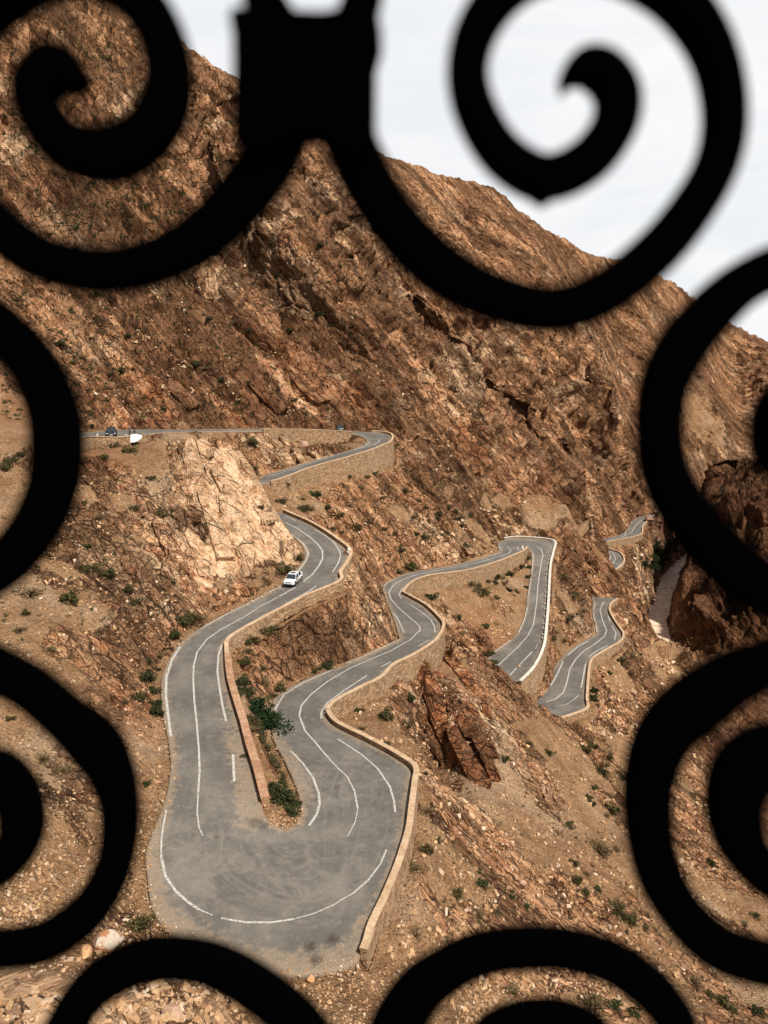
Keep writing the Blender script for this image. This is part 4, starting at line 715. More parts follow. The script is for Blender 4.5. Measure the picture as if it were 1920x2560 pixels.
# more shrubs on the mountain faces, up to the limit; the rest of the dots are one object
def visible_free(u, v):
    return True
dots = []
def rand_field(n, u0, u1, v0, v1, dmin, dmax):
    out = []
    while len(out) < n:
        u, v = rng.uniform(u0, u1), rng.uniform(v0, v1); out.append((u, v, rng.uniform(dmin, dmax)))
    return out
for u, v, d in rand_field(max(0, 299-n_shrub), 0, 900, 560, 1040, 12, 19):
    shrub(u, v, d, ('olive', 'dry', 'green')[int(rng.integers(3))])
SH(500, 1700, 5.53, [(440, 60, 90, g_), (620, 60, 110, g_), (640, 200, 120, g_), (430, 260, 110, g_), (560, 560, 60, d_), (700, 540, 110, o_k), (740, 700, 130, d_), (860, 880, 130, o_k), (920, 960, 120, o_k), (1000, 1060, 100, d_), (980, 1120, 130, o_k), (1060, 1220, 120, o_k), (640, 1080, 110, g_), (1130, 1420, 120, g_), (1150, 1500, 90, g_), (1000, 1480, 100, g_), (1090, 1660, 190, g_), (1200, 1640, 150, g_), (1220, 1820, 150, g_), (1310, 1720, 110, o_k), (1310, 1880, 90, g_), (900, 1660, 70, o_k), (740, 1240, 70, g_), (540, 750, 80, g_), (860, 560, 160, f_), (900, 640, 150, f_)])
def merged(name, items, kinds, matk, label, n_quads=26):
    Vs, Fs, k = [], [], 0
    base = [clump(kk, n_quads, 50+i, .72, .34) for i, kk in enumerate(kinds)]
    for p, r in items:
        Vb, Fb = base[int(rng.integers(len(base)))]; a = rng.uniform(0, 6.28); c, s = math.cos(a), math.sin(a)
        Rm = np.array([[c, -s, 0], [s, c, 0], [0, 0, 1]]); Vs.append((Vb @ Rm.T)*r+p-[0, 0, .1*r]); Fs.append(Fb+k); k += len(Vb)
    o = np_mesh(name, np.vstack(Vs), np.vstack(Fs), ML[matk]); tag(o, label, None, None, 'stuff'); return o
def field(boxes):
    it = []
    for n, u0, u1, v0, v1, r0, r1 in boxes:
        for _ in range(n):
            u, v = rng.uniform(u0, u1), rng.uniform(v0, v1); p = hit(u, v)
            if abs(bil(DR, *tocell(p))) < 2.5: continue
            it.append((surf(p), rng.uniform(r0, r1)))
    return it
merged('scrub', field([(1500, 0, 620, 0, 620, .6, 1.5), (1500, 0, 900, 560, 1050, .4, 1.1), (700, 800, 1500, 500, 1200, .5, 1.2), (260, 900, 1350, 1150, 1400, .25, .6), (200, 1100, 1800, 1850, 2500, .2, .45), (150, 1350, 1480, 1350, 1650, .25, .55), (120, 0, 450, 1100, 1600, .25, .5), (60, 1700, 1920, 900, 1200, .8, 1.6)]), ['olive', 'olive', 'green'], 'fig', 'low dark scrub dotted over the mountain faces', 40)
merged('dry_grass', field([(520, 1000, 1850, 1850, 2500, .2, .4), (120, 0, 450, 1150, 2350, .2, .4), (80, 700, 1350, 1170, 1500, .25, .5), (60, 1050, 1300, 1400, 1620, .25, .45)]), ['dry', 'dry'], 'dry', 'tufts of dry grass and twigs on the slopes', 34)
# ------------------------------------------------------------------ loose stones
def stones(name, boxes, mat, label):
    cube = np.array([[-1, -1, -1], [1, -1, -1], [1, 1, -1], [-1, 1, -1], [-1, -1, 1], [1, -1, 1], [1, 1, 1], [-1, 1, 1]], float)
    Fc = np.array([[0, 3, 2, 1], [4, 5, 6, 7], [0, 1, 5, 4], [1, 2, 6, 5], [2, 3, 7, 6], [3, 0, 4, 7]]); Vs, Fs, k = [], [], 0
    for n, u0, u1, v0, v1, r0, r1 in boxes:
        for _ in range(n):
            cl = hit(rng.uniform(u0, u1), rng.uniform(v0, v1))
            for q in range(int(rng.integers(1, 9))):
                p = cl+np.array([*rng.normal(0, 1.1, 2), 0]); p = p if q else cl
                if bil(DR, *tocell(p)) < .9 or bil(DV, *tocell(p)) < 1: continue
                p = surf(p); r = r0*(r1/r0)**(rng.random()**2.2); sc_ = np.array([1, .75, .6])*rng.uniform(.6, 1.25, 3)*r*.62
                A = rng.normal(0, 1, (3, 3)); Qm, _ = np.linalg.qr(A); vb = (cube*rng.uniform(.55, 1, (8, 1))+rng.normal(0, .12, (8, 3)))*sc_
                Vs.append(vb @ Qm.T+p+[0, 0, .12*r]); Fs.append(Fc+k); k += 8
    o = np_mesh(name, np.vstack(Vs), np.vstack(Fs), mat); tag(o, label, None, None, 'stuff'); return o
def stonemat(name, a, b, c_):
    m = NT_(name); g = m.n('ShaderNodeNewGeometry'); n = m.noise((g, 'Position'), .9, 4, .7); n2 = m.noise((g, 'Position'), 6., 4, .7); r = (g, 'Random Per Island')
    c = m.mix(m.rng(r, 0, 1), a, b); c = m.mix(m.rng(r, .8, .9), c, c_); c = m.mix(m.rng(n2, .45, .75, 0, .5), c, (.20, .10, .05)); return m.out(c, .95, (n2, 0), .5, .08, .2)
M_ST = stonemat('loose_stone', (.38, .22, .115), (.60, .39, .22), (.66, .50, .36)); M_ST2 = stonemat('red_stone', (.38, .18, .09), (.58, .36, .21), (.62, .45, .30))
stones('rubble', [(850, 1000, 1850, 1850, 2500, .10, .55), (260, 0, 300, 1600, 2350, .08, .35), (220, 100, 450, 1150, 1600, .12, .6), (200, 1050, 1350, 1360, 1640, .15, .7), (200, 1350, 1480, 1350, 1650, .15, .8), (200, 700, 1050, 1130, 1400, .15, .8), (160, 880, 1150, 1650, 2000, .12, .7), (220, 1480, 1650, 1600, 1850, .15, .9), (160, 1050, 1300, 1280, 1420, .2, 1.2), (120, 1640, 1730, 1600, 1720, .3, 1.2), (160, 1560, 1700, 1350, 1560, .4, 1.6), (120, 600, 780, 1180, 1300, .12, .5), (120, 0, 330, 2400, 2560, .08, .5), (260, 300, 760, 2440, 2570, .08, .6), (90, 780, 1000, 2440, 2560, .08, .3), (140, 250, 400, 2100, 2420, .08, .35), (90, 0, 120, 2180, 2350, .10, .32), (140, 1150, 1500, 2430, 2560, .12, .38), (90, 1700, 1900, 1900, 2200, .2, .9), (160, 900, 1500, 900, 1200, .3, 1.1), (160, 100, 900, 700, 1050, .3, 1.0), (60, 640, 760, 1950, 2090, .10, .4)], M_ST, 'loose broken stones scattered down the slopes')
stones('roadside_debris', [(200, 300, 470, 1560, 2150, .08, .35), (60, 430, 640, 1440, 1600, .08, .4), (70, 560, 800, 1700, 2100, .08, .3), (60, 1180, 1330, 1560, 1640, .12, .5)], M_ST2, 'reddish stone debris fallen along the road edges')
def edge_stones(name, spec, mat, label):
    Vs, Fs, k = [], [], 0; cube = np.array([[-1, -1, -1], [1, -1, -1], [1, 1, -1], [-1, 1, -1], [-1, -1, 1], [1, -1, 1], [1, 1, 1], [-1, 1, 1]], float)
    Fc = np.array([[0, 3, 2, 1], [4, 5, 6, 7], [0, 1, 5, 4], [1, 2, 6, 5], [2, 3, 7, 6], [3, 0, 4, 7]])
    for rd, side, s0, s1, n, spread, r0, r1 in spec:
        E, O = roads[rd][side], roads[rd][1-side]
        for _ in range(n):
            i = int(rng.uniform(s0, min(s1, (len(E)-2)/NS))*NS); f = rng.random(); e = E[i]*(1-f)+E[i+1]*f; dv = (O[i]-E[i]); dv = dv/np.linalg.norm(dv); off = -abs(rng.normal(0, spread)) if rng.random() < .62 else abs(rng.normal(0, spread*.45))
            p = e+dv*off+np.array([*rng.normal(0, .15, 2), 0]); p[2] = e[2]-RB+.01 if off > -.9 else max(surf(p)[2], e[2]-.1)
            r = r0*(r1/r0)**(rng.random()**2.5); Qm, _ = np.linalg.qr(rng.normal(0, 1, (3, 3))); vb = (cube*rng.uniform(.55, 1, (8, 1))+rng.normal(0, .12, (8, 3)))*np.array([1, .75, .6])*rng.uniform(.6, 1.2, 3)*r*.62
            Vs.append(vb @ Qm.T+p+[0, 0, .1*r]); Fs.append(Fc+k); k += 8
    o = np_mesh(name, np.vstack(Vs), np.vstack(Fs), mat); tag(o, label, None, None, 'stuff')
edge_stones('gravel', [('main', 0, 6, 27, 1500, .7, .03, .22), ('main', 0, 18, 26.5, 900, .9, .03, .2), ('main', 1, 18, 30, 700, .5, .03, .2), ('main', 1, 30, 45, 400, .5, .03, .2), ('main', 1, 45, 60, 250, .4, .04, .25), ('main', 0, 1, 9, 250, .5, .04, .25), ('main', 0, 60, 75, 250, .5, .04, .25), ('low', 0, 1, 12, 200, .5, .05, .3), ('top', 1, 1, 5, 200, .8, .05, .3), ('main', 1, 12, 19, 350, .25, .03, .15)], M_ST, 'fine gravel and chips gathered along the paving edges')
# ------------------------------------------------------------------ single boulders
def boulder(u, v, wpx, hpx, label, mat, group=None, seed=0):
    r = random.Random(seed*7+int(u)); p = on(u, v); dc = p[1]*CP-p[2]*SP; R = wpx/2*dc/FP; Hh = hpx/2*dc/FP
    bm = bmesh.new(); bmesh.ops.create_icosphere(bm, subdivisions=3, radius=1)
    pl = [Vector((r.gauss(0, 1), r.gauss(0, 1), r.gauss(0, .8))).normalized() for _ in range(11)]; dd = [r.uniform(.62, .9) for _ in pl]
    for vv in bm.verts:
        for n, d in zip(pl, dd):
            t = vv.co.dot(n)
            if t > d: vv.co -= n*(t-d)
        vv.co += Vector((r.gauss(0, .012), r.gauss(0, .012), r.gauss(0, .012)))
        vv.co.x *= R; vv.co.y *= R*.85; vv.co.z *= Hh
    o = bm_obj('boulder', bm, mat); o.location = (p[0], p[1], p[2]+Hh*.55); o.rotation_euler = (0, 0, r.uniform(0, 3)); tag(o, label, 'boulder', group); return o
M_BW = stonemat('white_red_boulder', (.55, .48, .40), (.42, .20, .11), (.70, .62, .54)); m = NT_('banded_boulder'); g = m.n('ShaderNodeNewGeometry'); n = m.noise((g, 'Position'), 1.4, 5, .65, .4); n2b = m.noise((g, 'Position'), 7., 4, .7)
c = m.mix(m.rng(n, .46, .56), (.55, .46, .37), (.38, .18, .09)); c = m.mix(m.rng(n2b, .5, .75, 0, .5), c, (.22, .12, .07)); M_BB = m.out(c, .95, (n2b, 0), .6, .06, .2)
m = NT_('orange_boulder'); g = m.n('ShaderNodeNewGeometry'); n = m.noise((g, 'Position'), 4., 5, .65, .4); c = m.mix(m.rng(n, .35, .65), (.42, .20, .09), (.62, .40, .22)); M_BO = m.out(c, .95, (n, 0), .6, .06, .2)
boulder(272, 2366, 82, 60, 'large white and red boulder above the bottom left scroll', M_BB)
boulder(215, 2392, 40, 40, 'orange angular boulder left of the white and red one', M_BO)
boulder(775, 2453, 26, 24, 'yellowish boulder at the near end of the paved hairpin', M_BO)
boulder(762, 2466, 12, 10, 'little stone left of the yellowish boulder by the paving end', M_BO)
boulder(1528, 1748, 15, 14, 'pale square boulder on the slope below the lowest wall', M_BW); boulder(1585, 1735, 24, 15, 'flat pale boulder between the lowest wall and the river', M_BW)
boulder(1012, 1335, 11, 10, 'small white block on the brown slope above the second road', M_BW); boulder(1306, 2212, 22, 18, 'cream boulder on the open slope near the bottom scrolls', M_BW); boulder(1290, 2200, 14, 14, 'smaller cream stone touching the cream boulder', M_BW)
boulder(1458, 2442, 22, 22, 'yellow stone seen inside the lower right scroll', M_BO); boulder(1227, 2452, 26, 52, 'tall orange rock seen under the lower right scroll', M_BO)
boulder(1106, 1504, 10, 18, 'upright red brown rock on the slope inside the second hairpin', M_BO); boulder(1546, 1460, 36, 24, 'pale layered boulder between the valley bend and the lowest road', M_BW); boulder(375, 2208, 11, 10, 'single round stone lying on the paving edge at left', M_BO)
boulder(1298, 1670, 9, 10, 'ochre lump lying on the paving before the third hairpin', M_BO); boulder(700, 2120, 6, 5, 'pebble at the paving edge below the hairpin bank', M_BW)
boulder(430, 2545, 60, 44, 'grey tan block in the rubble inside the lower left scroll', M_BW); boulder(600, 2520, 44, 34, 'reddish block in the rubble inside the lower left scroll', M_BO); boulder(335, 2450, 36, 30, 'small grey boulder on the ledge edge beside the bottom scrolls', M_BW)
boulder(1840, 1960, 40, 30, 'tan boulder in the gap of the right scroll', M_BW); boulder(760, 1120, 30, 22, 'grey slab under the plain wall of the upper road', M_BW)
# ------------------------------------------------------------------ cars
M_WHITE = simple('white_car_paint', (.78, .79, .80), .25, 0, .5, .03); M_GREYP = simple('grey_side_paint', (.30, .29, .25), .35, 0, .5, .05); M_DARKP = simple('dark_car_paint', (.018, .022, .03), .25, 0, .6, .05)
M_GLASS = simple('car_glass', (.03, .04, .045), .08, 0, .8, .05); M_RUB = simple('tyre_rubber', (.015, .015, .015), .8); M_RIM = simple('rim_metal', (.25, .25, .26), .35, .7); M_LAMP = simple('lamp_glass', (.80, .82, .85), .1, 0, .8, .02); M_PLATE = simple('number_plate', (.75, .75, .72), .5); M_BLK = simple('black_trim', (.012, .012, .013), .6); M_RED = simple('red_lamp', (.35, .02, .02), .3)
def loft(name, secs, mat, parent, smooth=False):
    """secs: list of rings of equal length (closed); capped at both ends"""
    bm = bmesh.new(); R = [[bm.verts.new(p) for p in s_] for s_ in secs]
    for a, b in zip(R[:-1], R[1:]):
        for i in range(len(a)): bm.faces.new((a[i], a[(i+1) % len(a)], b[(i+1) % len(a)], b[i]))
    bm.faces.new(R[0]); bm.faces.new(R[-1]); return bm_obj(name, bm, mat, parent, smooth)
def box(name, c, s, mat, parent, rot=None, bev=.0):
    bm = bmesh.new(); bmesh.ops.create_cube(bm, size=1)
    for v in bm.verts: v.co = Vector((v.co.x*s[0], v.co.y*s[1], v.co.z*s[2]))
    if bev: bmesh.ops.bevel(bm, geom=bm.edges[:], offset=bev, segments=2, affect='EDGES')
    if rot: bmesh.ops.rotate(bm, verts=bm.verts, cent=(0, 0, 0), matrix=rot)
    bmesh.ops.translate(bm, verts=bm.verts, vec=c); return bm_obj(name, bm, mat, parent)
def disc(name, c, r, w, mat, parent, n=20):
    bm = bmesh.new(); bmesh.ops.create_cone(bm, cap_ends=True, segments=n, radius1=r, radius2=r, depth=w); bmesh.ops.bevel(bm, geom=[e for e in bm.edges if len(e.link_faces) == 2 and abs(e.verts[0].co.z-e.verts[1].co.z) < 1e-4], offset=min(w, r)*.12, segments=2, affect='EDGES')
    bmesh.ops.rotate(bm, verts=bm.verts, cent=(0, 0, 0), matrix=Matrix.Rotation(math.pi/2, 3, 'X')); bmesh.ops.translate(bm, verts=bm.verts, vec=c); return bm_obj(name, bm, mat, parent, True)
def car(loc, head, paint, side, label, sunroof=False):
    root = empty('parked_car' if not sunroof else 'car', loc, math.atan2(head[1], head[0]), label, 'car')
    W = [(-2.14, .70, .62, .45), (-2.08, .82, .95, .30), (-1.75, .88, 1.03, .24), (-1.2, .91, 1.05, .22), (0, .92, 1.02, .22), (.85, .91, .99, .22), (1.3, .90, .97, .22), (1.75, .87, .88, .24), (2.02, .80, .78, .28), (2.12, .68, .60, .40)]
    loft('body', [[(x, y*w, z) for y, z in ((-1, lo+.1), (-1, (lo+hi)*.5), (-.96, hi-.07), (-.80, hi), (0, hi+.035), (.80, hi), (.96, hi-.07), (1, (lo+hi)*.5), (1, lo+.1), (.85, lo), (-.85, lo))] for x, w, hi, lo in W], paint, root)
    C = [(-1.98, .70, .98, .99), (-1.5, .76, .98, 1.46), (-.9, .77, .98, 1.55), (0, .78, .98, 1.58), (.35, .78, .98, 1.54), (1.18, .76, .96, .98)]
    cab = loft('cabin_glass', [[(x, -w-.06, zb), (x, -w*.86, zt-.03), (x, -w*.7, zt), (x, w*.7, zt), (x, w*.86, zt-.03), (x, w+.06, zb)] for x, w, zb, zt in C], M_GLASS, root)
    loft('roof', [[(x, -w*.84, zt-.02), (x, -w*.80, zt+.03), (x, 0, zt+.055), (x, w*.80, zt+.03), (x, w*.84, zt-.02)] for x, w, zb, zt in [(-1.62, .76, 0, 1.37)]+C[2:4]+[(.30, .78, 0, 1.555), (.42, .78, 0, 1.50)]], paint, root)
    for sgn in (-1, 1):
        for xa, za, xb, zb, ww in ((.40, 1.50, 1.16, .98, .07), (-.35, 1.56, -.30, 1.0, .06), (-1.45, 1.44, -1.85, 1.02, .16)):
            ya, yb = sgn*.665, sgn*.83; loft('pillar', [[(xa-ww, ya, za), (xa+ww, ya, za), (xa+ww, ya+sgn*.035, za-.02), (xa-ww, ya+sgn*.035, za-.02)], [(xb-ww*1.4, yb, zb), (xb+ww, yb, zb), (xb+ww, yb+sgn*.03, zb), (xb-ww*1.4, yb+sgn*.03, zb)]], paint, root)
        box('door_panel', (-.1, sgn*.915, .60), (2.0, .03, .42), side, root, bev=.012)
        box('sill', (0, sgn*.90, .30), (2.3, .06, .16), M_BLK, root, bev=.01)
        h = box('headlight', (1.97, sgn*.60, .74), (.20, .34, .13), M_LAMP, root, Matrix.Rotation(-sgn*.35, 3, 'Z'), .02)
        box('tail_light', (-2.06, sgn*.66, .86), (.1, .26, .16), M_RED, root, bev=.015)
        box('mirror', (.92, sgn*1.0, 1.02), (.14, .18, .12), M_BLK if sunroof else paint, root, bev=.03)
        for x in (-1.33, 1.33):
            t = disc('wheel', (x, sgn*.83, .34), .34, .22, M_RUB, root); disc('rim', (x, sgn*.925, .34), .21, .05, M_RIM, t); disc('wheel_arch', (x, sgn*.885, .38), .41, .07, M_BLK, root)
    box('radiator_grille', (2.08, 0, .70), (.09, .95, .10), M_BLK, root, bev=.015); box('bumper_intake', (2.10, 0, .38), (.08, 1.35, .16), M_BLK, root, bev=.02); box('number_plate', (2.145, 0, .52), (.03, .50, .12), M_PLATE, root)
    if sunroof: box('sunroof', (-.05, 0, 1.632), (.62, .80, .02), M_GLASS, root, Matrix.Rotation(.02, 3, 'Y'), .005)
    return root
def roadpos(name, u, v):
    return at_h(u, v, road_px_z(name, u, v))
def rdir(name, p):
    L, R = roads[name]; M = (L+R)/2; i = int(np.clip(np.argmin(((M[:, :2]-p[:2])**2).sum(1)), 2, len(M)-3)); d = M[i+2]-M[i-2]; return d/np.linalg.norm(d)
p = roadpos('main', 733, 1457); d = rdir('main', p); c_ = car((p[0], p[1], p[2]-RB+.02), d, M_WHITE, M_GREYP, 'white car with grey sides driving down past the pale cliff', True)
c_.rotation_euler = (0, 0, math.atan2(d[1], d[0])+.33); c_.scale = (.98,)*3
p = roadpos('top', 279, 1091); c_ = car((p[0], p[1], p[2]-RB+.02), (.32, -1), M_DARKP, M_DARKP, 'dark car facing the viewer on the upper road at the left'); c_.scale = (1.12,)*3
p = roadpos('top', 846, 1076); c_ = car((p[0]+.3, p[1], p[2]-RB+.02), (.25, -1), M_DARKP, M_DARKP, 'small dark car behind the wall just left of the uppermost bend')
# ------------------------------------------------------------------ people
M_SKIN = simple('skin', (.42, .24, .16), .6); M_CLB = simple('black_cloth', (.012, .012, .014), .9); M_CLD = simple('dark_blue_cloth', (.02, .022, .03), .9); M_HAIR = simple('dark_hair', (.02, .014, .01), .8); M_CAP = simple('pale_cap', (.55, .53, .5), .8); M_BAND = simple('pale_band', (.75, .75, .72), .7)
def skin(name, verts, edges, rad, mat, parent, root_i=0, sub=1):
    me = bpy.data.meshes.new(name); me.from_pydata([Vector(v) for v in verts], edges, []); me.materials.append(mat); o = link(bpy.data.objects.new(name, me), parent)
    sk = o.modifiers.new('Skin', 'SKIN'); ly = me.skin_vertices[0] if me.skin_vertices else None
    if ly is None: bm = bmesh.new(); bm.from_mesh(me); bm.verts.layers.skin.verify(); bm.to_mesh(me); bm.free(); ly = me.skin_vertices[0]
    for i, r in enumerate(rad): ly.data[i].radius = (r, r) if not isinstance(r, tuple) else r; ly.data[i].use_root = (i == root_i)
    sb = o.modifiers.new('Sub', 'SUBSURF'); sb.levels = sub; sb.render_levels = sub
    for f in me.polygons: f.use_smooth = True
    sk.use_smooth_shade = True; return o
def person(loc, rz, label, jacket, trousers, head, band_=False, pose=0):
    root = empty('person', loc, rz, label, 'person')
    V = [(0, 0, .95), (0, .01, 1.12), (0, .01, 1.32), (0, .01, 1.46), (0, -.005, 1.54), (0, -.015, 1.62), (0, -.01, 1.71)]; Rr = [(.15, .11), (.13, .10), (.165, .11), (.10, .07), .052, .085, .075]; E = [(i, i+1) for i in range(6)]
    def add(p, r, q): V.append(p); Rr.append(r); E.append((q, len(V)-1)); return len(V)-1
    seg = {}
    for s_ in (-1, 1):
        bend = .10 if (s_ > 0) == (pose == 0) else 0
        a = add((s_*.19, .01, 1.41), .06, 2); b = add((s_*.25, .03, 1.14), .043, a); w_ = add((s_*(.25-bend*1.2), -.05-bend*1.6, .90+bend), .030, b); h = add((s_*(.25-bend*1.3), -.07-bend*1.9, .84+bend), (.035, .018), w_)
        for k, (dx, L) in enumerate(((-.028, .068), (-.010, .08), (.010, .075), (.028, .06))):
            f1 = add((s_*(.25-bend*1.3)+dx, -.08-bend*2, .80+bend), .0095, h); add((s_*(.25-bend*1.3)+dx, -.095-bend*2, .80+bend-L*.8), .008, f1)
        f1 = add((s_*(.25-bend*1.3)-s_*.03, -.10-bend*2, .83+bend), .010, h); add((s_*(.25-bend*1.3)-s_*.035, -.125-bend*2, .80+bend), .009, f1)
        hip = add((s_*.10, 0, .86), .095, 0); kn = add((s_*(.115+.02*pose), -.015, .48), .062, hip); an = add((s_*(.13+.03*pose), .02, .09), .042, kn); add((s_*(.14+.03*pose), -.13, .04), (.045, .032), an)
        seg[s_] = (a, b, w_, hip, kn, an)
    skin('body', V, E, Rr, M_SKIN, root, 0)
    JV = [V[0], V[1], V[2], V[3]]; JE = [(0, 1), (1, 2), (2, 3)]; JR = [(.175, .135), (.155, .125), (.19, .135), (.12, .09)]
    for s_ in (-1, 1):
        a, b, w_ = seg[s_][:3]; n = len(JV); JV += [V[a], V[b], tuple(np.array(V[b])*.15+np.array(V[w_])*.85)]; JE += [(2, n), (n, n+1), (n+1, n+2)]; JR += [.08, .06, .046]
    jk = skin('jacket', JV, JE, JR, jacket, root)
    TV = [(0, 0, .98), (0, 0, .90)]; TE = [(0, 1)]; TR = [(.155, .12), (.165, .125)]
    for s_ in (-1, 1):
        hip, kn, an = seg[s_][3:]; n = len(TV); TV += [V[hip], V[kn], V[an]]; TE += [(1, n), (n, n+1), (n+1, n+2)]; TR += [.11, .078, .06]
        skin('shoe', [V[an], (V[an][0], -.02, .05), (V[an][0]+s_*.01, -.15, .035)], [(0, 1), (1, 2)], [.05, .055, .045], M_CLB, root)
    skin('trousers', TV, TE, TR, trousers, root)
    skin('hair' if head is M_HAIR else 'cap', [(0, .02, 1.66), (0, .01, 1.74)], [(0, 1)], [.094, .07], head, root)
    for q, (x, z, r) in enumerate(((-.03, 1.645, .012), (.03, 1.645, .012))):
        bm = bmesh.new(); bmesh.ops.create_icosphere(bm, subdivisions=1, radius=r); bmesh.ops.translate(bm, verts=bm.verts, vec=(x, -.092, z)); bm_obj('eye', bm, M_HAIR, root)
    bm = bmesh.new(); bmesh.ops.create_cone(bm, segments=8, radius1=.016, radius2=.004, depth=.045, cap_ends=True); bmesh.ops.rotate(bm, verts=bm.verts, cent=(0, 0, 0), matrix=Matrix.Rotation(1.25, 3, 'X')); bmesh.ops.translate(bm, verts=bm.verts, vec=(0, -.105, 1.615)); bm_obj('nose', bm, M_SKIN, root)
    box('mouth', (0, -.094, 1.575), (.045, .008, .008), M_RED, root)
    if band_: box('chest_band', (0, -.135, 1.28), (.25, .02, .07), M_BAND, root, bev=.008); box('chest_band', (0, .15, 1.28), (.25, .02, .07), M_BAND, root, bev=.008)
    return root
p = roadpos('top', 325, 1087); person((p[0], p[1], p[2]-RB), .2, 'person in dark clothes with a pale band and pale cap, left of the pair', M_CLD, M_CLB, M_CAP, True, 0).scale = (1.06,)*3
p = roadpos('top', 337, 1086.5); person((p[0], p[1], p[2]-RB), -.6, 'person all in black on the right of the pair beside the white board', M_CLB, M_CLB, M_HAIR, False, 1).scale = (1.06,)*3
# ------------------------------------------------------------------ white oval board lying tilted on the rubble
pts = [(680, 447), (745, 425), (820, 384), (900, 368), (980, 388), (1040, 400), (1030, 450), (965, 508), (885, 543), (810, 550), (745, 532), (700, 482)]
M_BRD = simple('white_board_paint', (.80, .80, .78), .5, 0, .3, .03); cu, cv = px('P', 230+860/8.295, 1040+460/8.295); base = on(cu, 1107); dcb = base[1]*CP-base[2]*SP-1.0
br = empty('white_board', tuple(at_d(cu, cv, dcb)), 0, 'white oval board lying tilted on rubble beside the two people', 'board')
bm = bmesh.new(); nrm = Vector((.1, -.85, .52)).normalized(); ring = []
for x, y in pts:
    r_ = ray(230+x/8.295, 1040+y/8.295); c0 = Vector(br.location); t = nrm.dot(c0)/nrm.dot(Vector(r_)); ring.append(bm.verts.new(Vector(r_)*t-c0))
cv_ = bm.verts.new(nrm*.22); back = [bm.verts.new(v.co-nrm*.08) for v in ring]
for i in range(len(ring)): j = (i+1) % len(ring); bm.faces.new((cv_, ring[i], ring[j])); bm.faces.new((ring[i], back[i], back[j], ring[j]))
bm.faces.new(back); bm_obj('board', bm, M_BRD, br)
o = box('grey_emblem', tuple(nrm*.14+Vector((-.35, 0, -.42))), (.34, .05, .16), simple('grey_print', (.35, .36, .36), .6), br, bev=.01)
# ------------------------------------------------------------------ concrete marker by the bend wall, cone stone at the hairpin tip
p = roadpos('main', 871, 1383); mkr = empty('concrete_marker', (p[0], p[1], p[2]-RB), .5, 'white two step concrete marker inside the corner of the bend wall', 'marker'); M_CONC = simple('white_concrete', (.72, .70, .68), .8)
box('base_block', (0, -.1, .16), (.62, .62, .34), M_CONC, mkr, bev=.02); box('upright_block', (.12, .06, .58), (.42, .34, .56), M_CONC, mkr, bev=.02); box('dark_slot', (-.02, -.40, .20), (.12, .03, .06), M_BLK, mkr)
p = roadpos('main', 1306, 1371); bm = bmesh.new(); bmesh.ops.create_cone(bm, segments=8, radius1=.42, radius2=.12, depth=.9, cap_ends=True)
for v in bm.verts: v.co += Vector((random.uniform(-.05, .05), random.uniform(-.05, .05), random.uniform(-.04, .04)))
bmesh.ops.translate(bm, verts=bm.verts, vec=(0, 0, .42)); o = bm_obj('marker_stone', bm, M_CONC); o.location = (p[0], p[1], p[2]-RB); tag(o, 'small pale cone shaped stone on the paving at the second hairpin tip', 'stone')
# blocks along the inside of the white topped wall
M_BLKS = simple('whitewashed_block', (.36, .33, .29), .85, 0, .2, .1)
L, R = roads['main']; gi = 0
for q in np.arange(66.5, 73.5, .32):
    i = int(q*NS); e = R[i]; o_ = L[i]; dv = (o_-e)/np.linalg.norm(o_-e); pos = e+dv*.55; tg = R[i+1]-R[i-1]; a = math.atan2(tg[1], tg[0])
    bm = bmesh.new(); bmesh.ops.create_cube(bm, size=1); bmesh.ops.bevel(bm, geom=bm.edges[:], offset=.08, segments=1, affect='EDGES')
    for v in bm.verts: v.co = Vector((v.co.x*.75, v.co.y*.34, v.co.z*.42))+Vector((random.gauss(0, .02), random.gauss(0, .02), 0))
    o = bm_obj('kerb_block', bm, M_BLKS); o.location = (pos[0], pos[1], pos[2]+.17); o.rotation_euler = (0, 0, a); tag(o, 'weathered kerb block in the row along the white topped wall', 'kerb block', 'kerb blocks along the white topped wall')
# ------------------------------------------------------------------ red houses by the far road and river
M_HR = masonry('red_earth_wall', (.16, .05, .03), (.24, .085, .05), (.13, .045, .03), 1.2); M_HRF = simple('earth_roof', (.30, .17, .11), .9); M_WIN = simple('dark_window', (.02, .018, .016), .4); M_HP = simple('pink_plaster', (.42, .19, .12), .9)
def house(u, v, wpx, hpx, depth, wall, label, floors=2, dd=None):
    b = on(u, v) if dd is None else at_d(u, v, dd); dc = b[1]*CP-b[2]*SP; w_, h_ = wpx*dc/FP, hpx*dc/FP; root = empty('earth_house', (b[0], b[1]+depth*.3, b[2]-1.0), -.25, label, 'house', 'red houses beside the far road and river')
    box('wall', (0, 0, h_/2+.5), (w_, depth, h_+1), wall, root); box('roof', (0, 0, h_+1.05), (w_+.5, depth+.5, .28), M_HRF, root, bev=.05)
    for s_ in (-1, 1): box('parapet', (s_*(w_/2-.15), 0, h_+1.45), (.3, depth, .55), wall, root)
    n = max(1, int(w_/2.6))
    for f in range(floors):
        for i in range(n):
            x = (i+.5)/n*w_-w_/2; z = 1+(f+.55)*h_/floors
            if f == 0 and i == 0: dr_ = box('door', (x, -depth/2-.03, 1+1.0), (.95, .10, 2.0), M_WIN, root); box('lintel', (x, -depth/2-.06, 2.12+1), (1.3, .16, .18), M_HRF, dr_)
            else: wn_ = box('window', (x, -depth/2-.02, z), (.85, .09, min(1.2, h_/floors*.5)), M_WIN, root); box('sill', (x, -depth/2-.08, z-.7), (1.1, .14, .1), M_HRF, wn_)
    return root
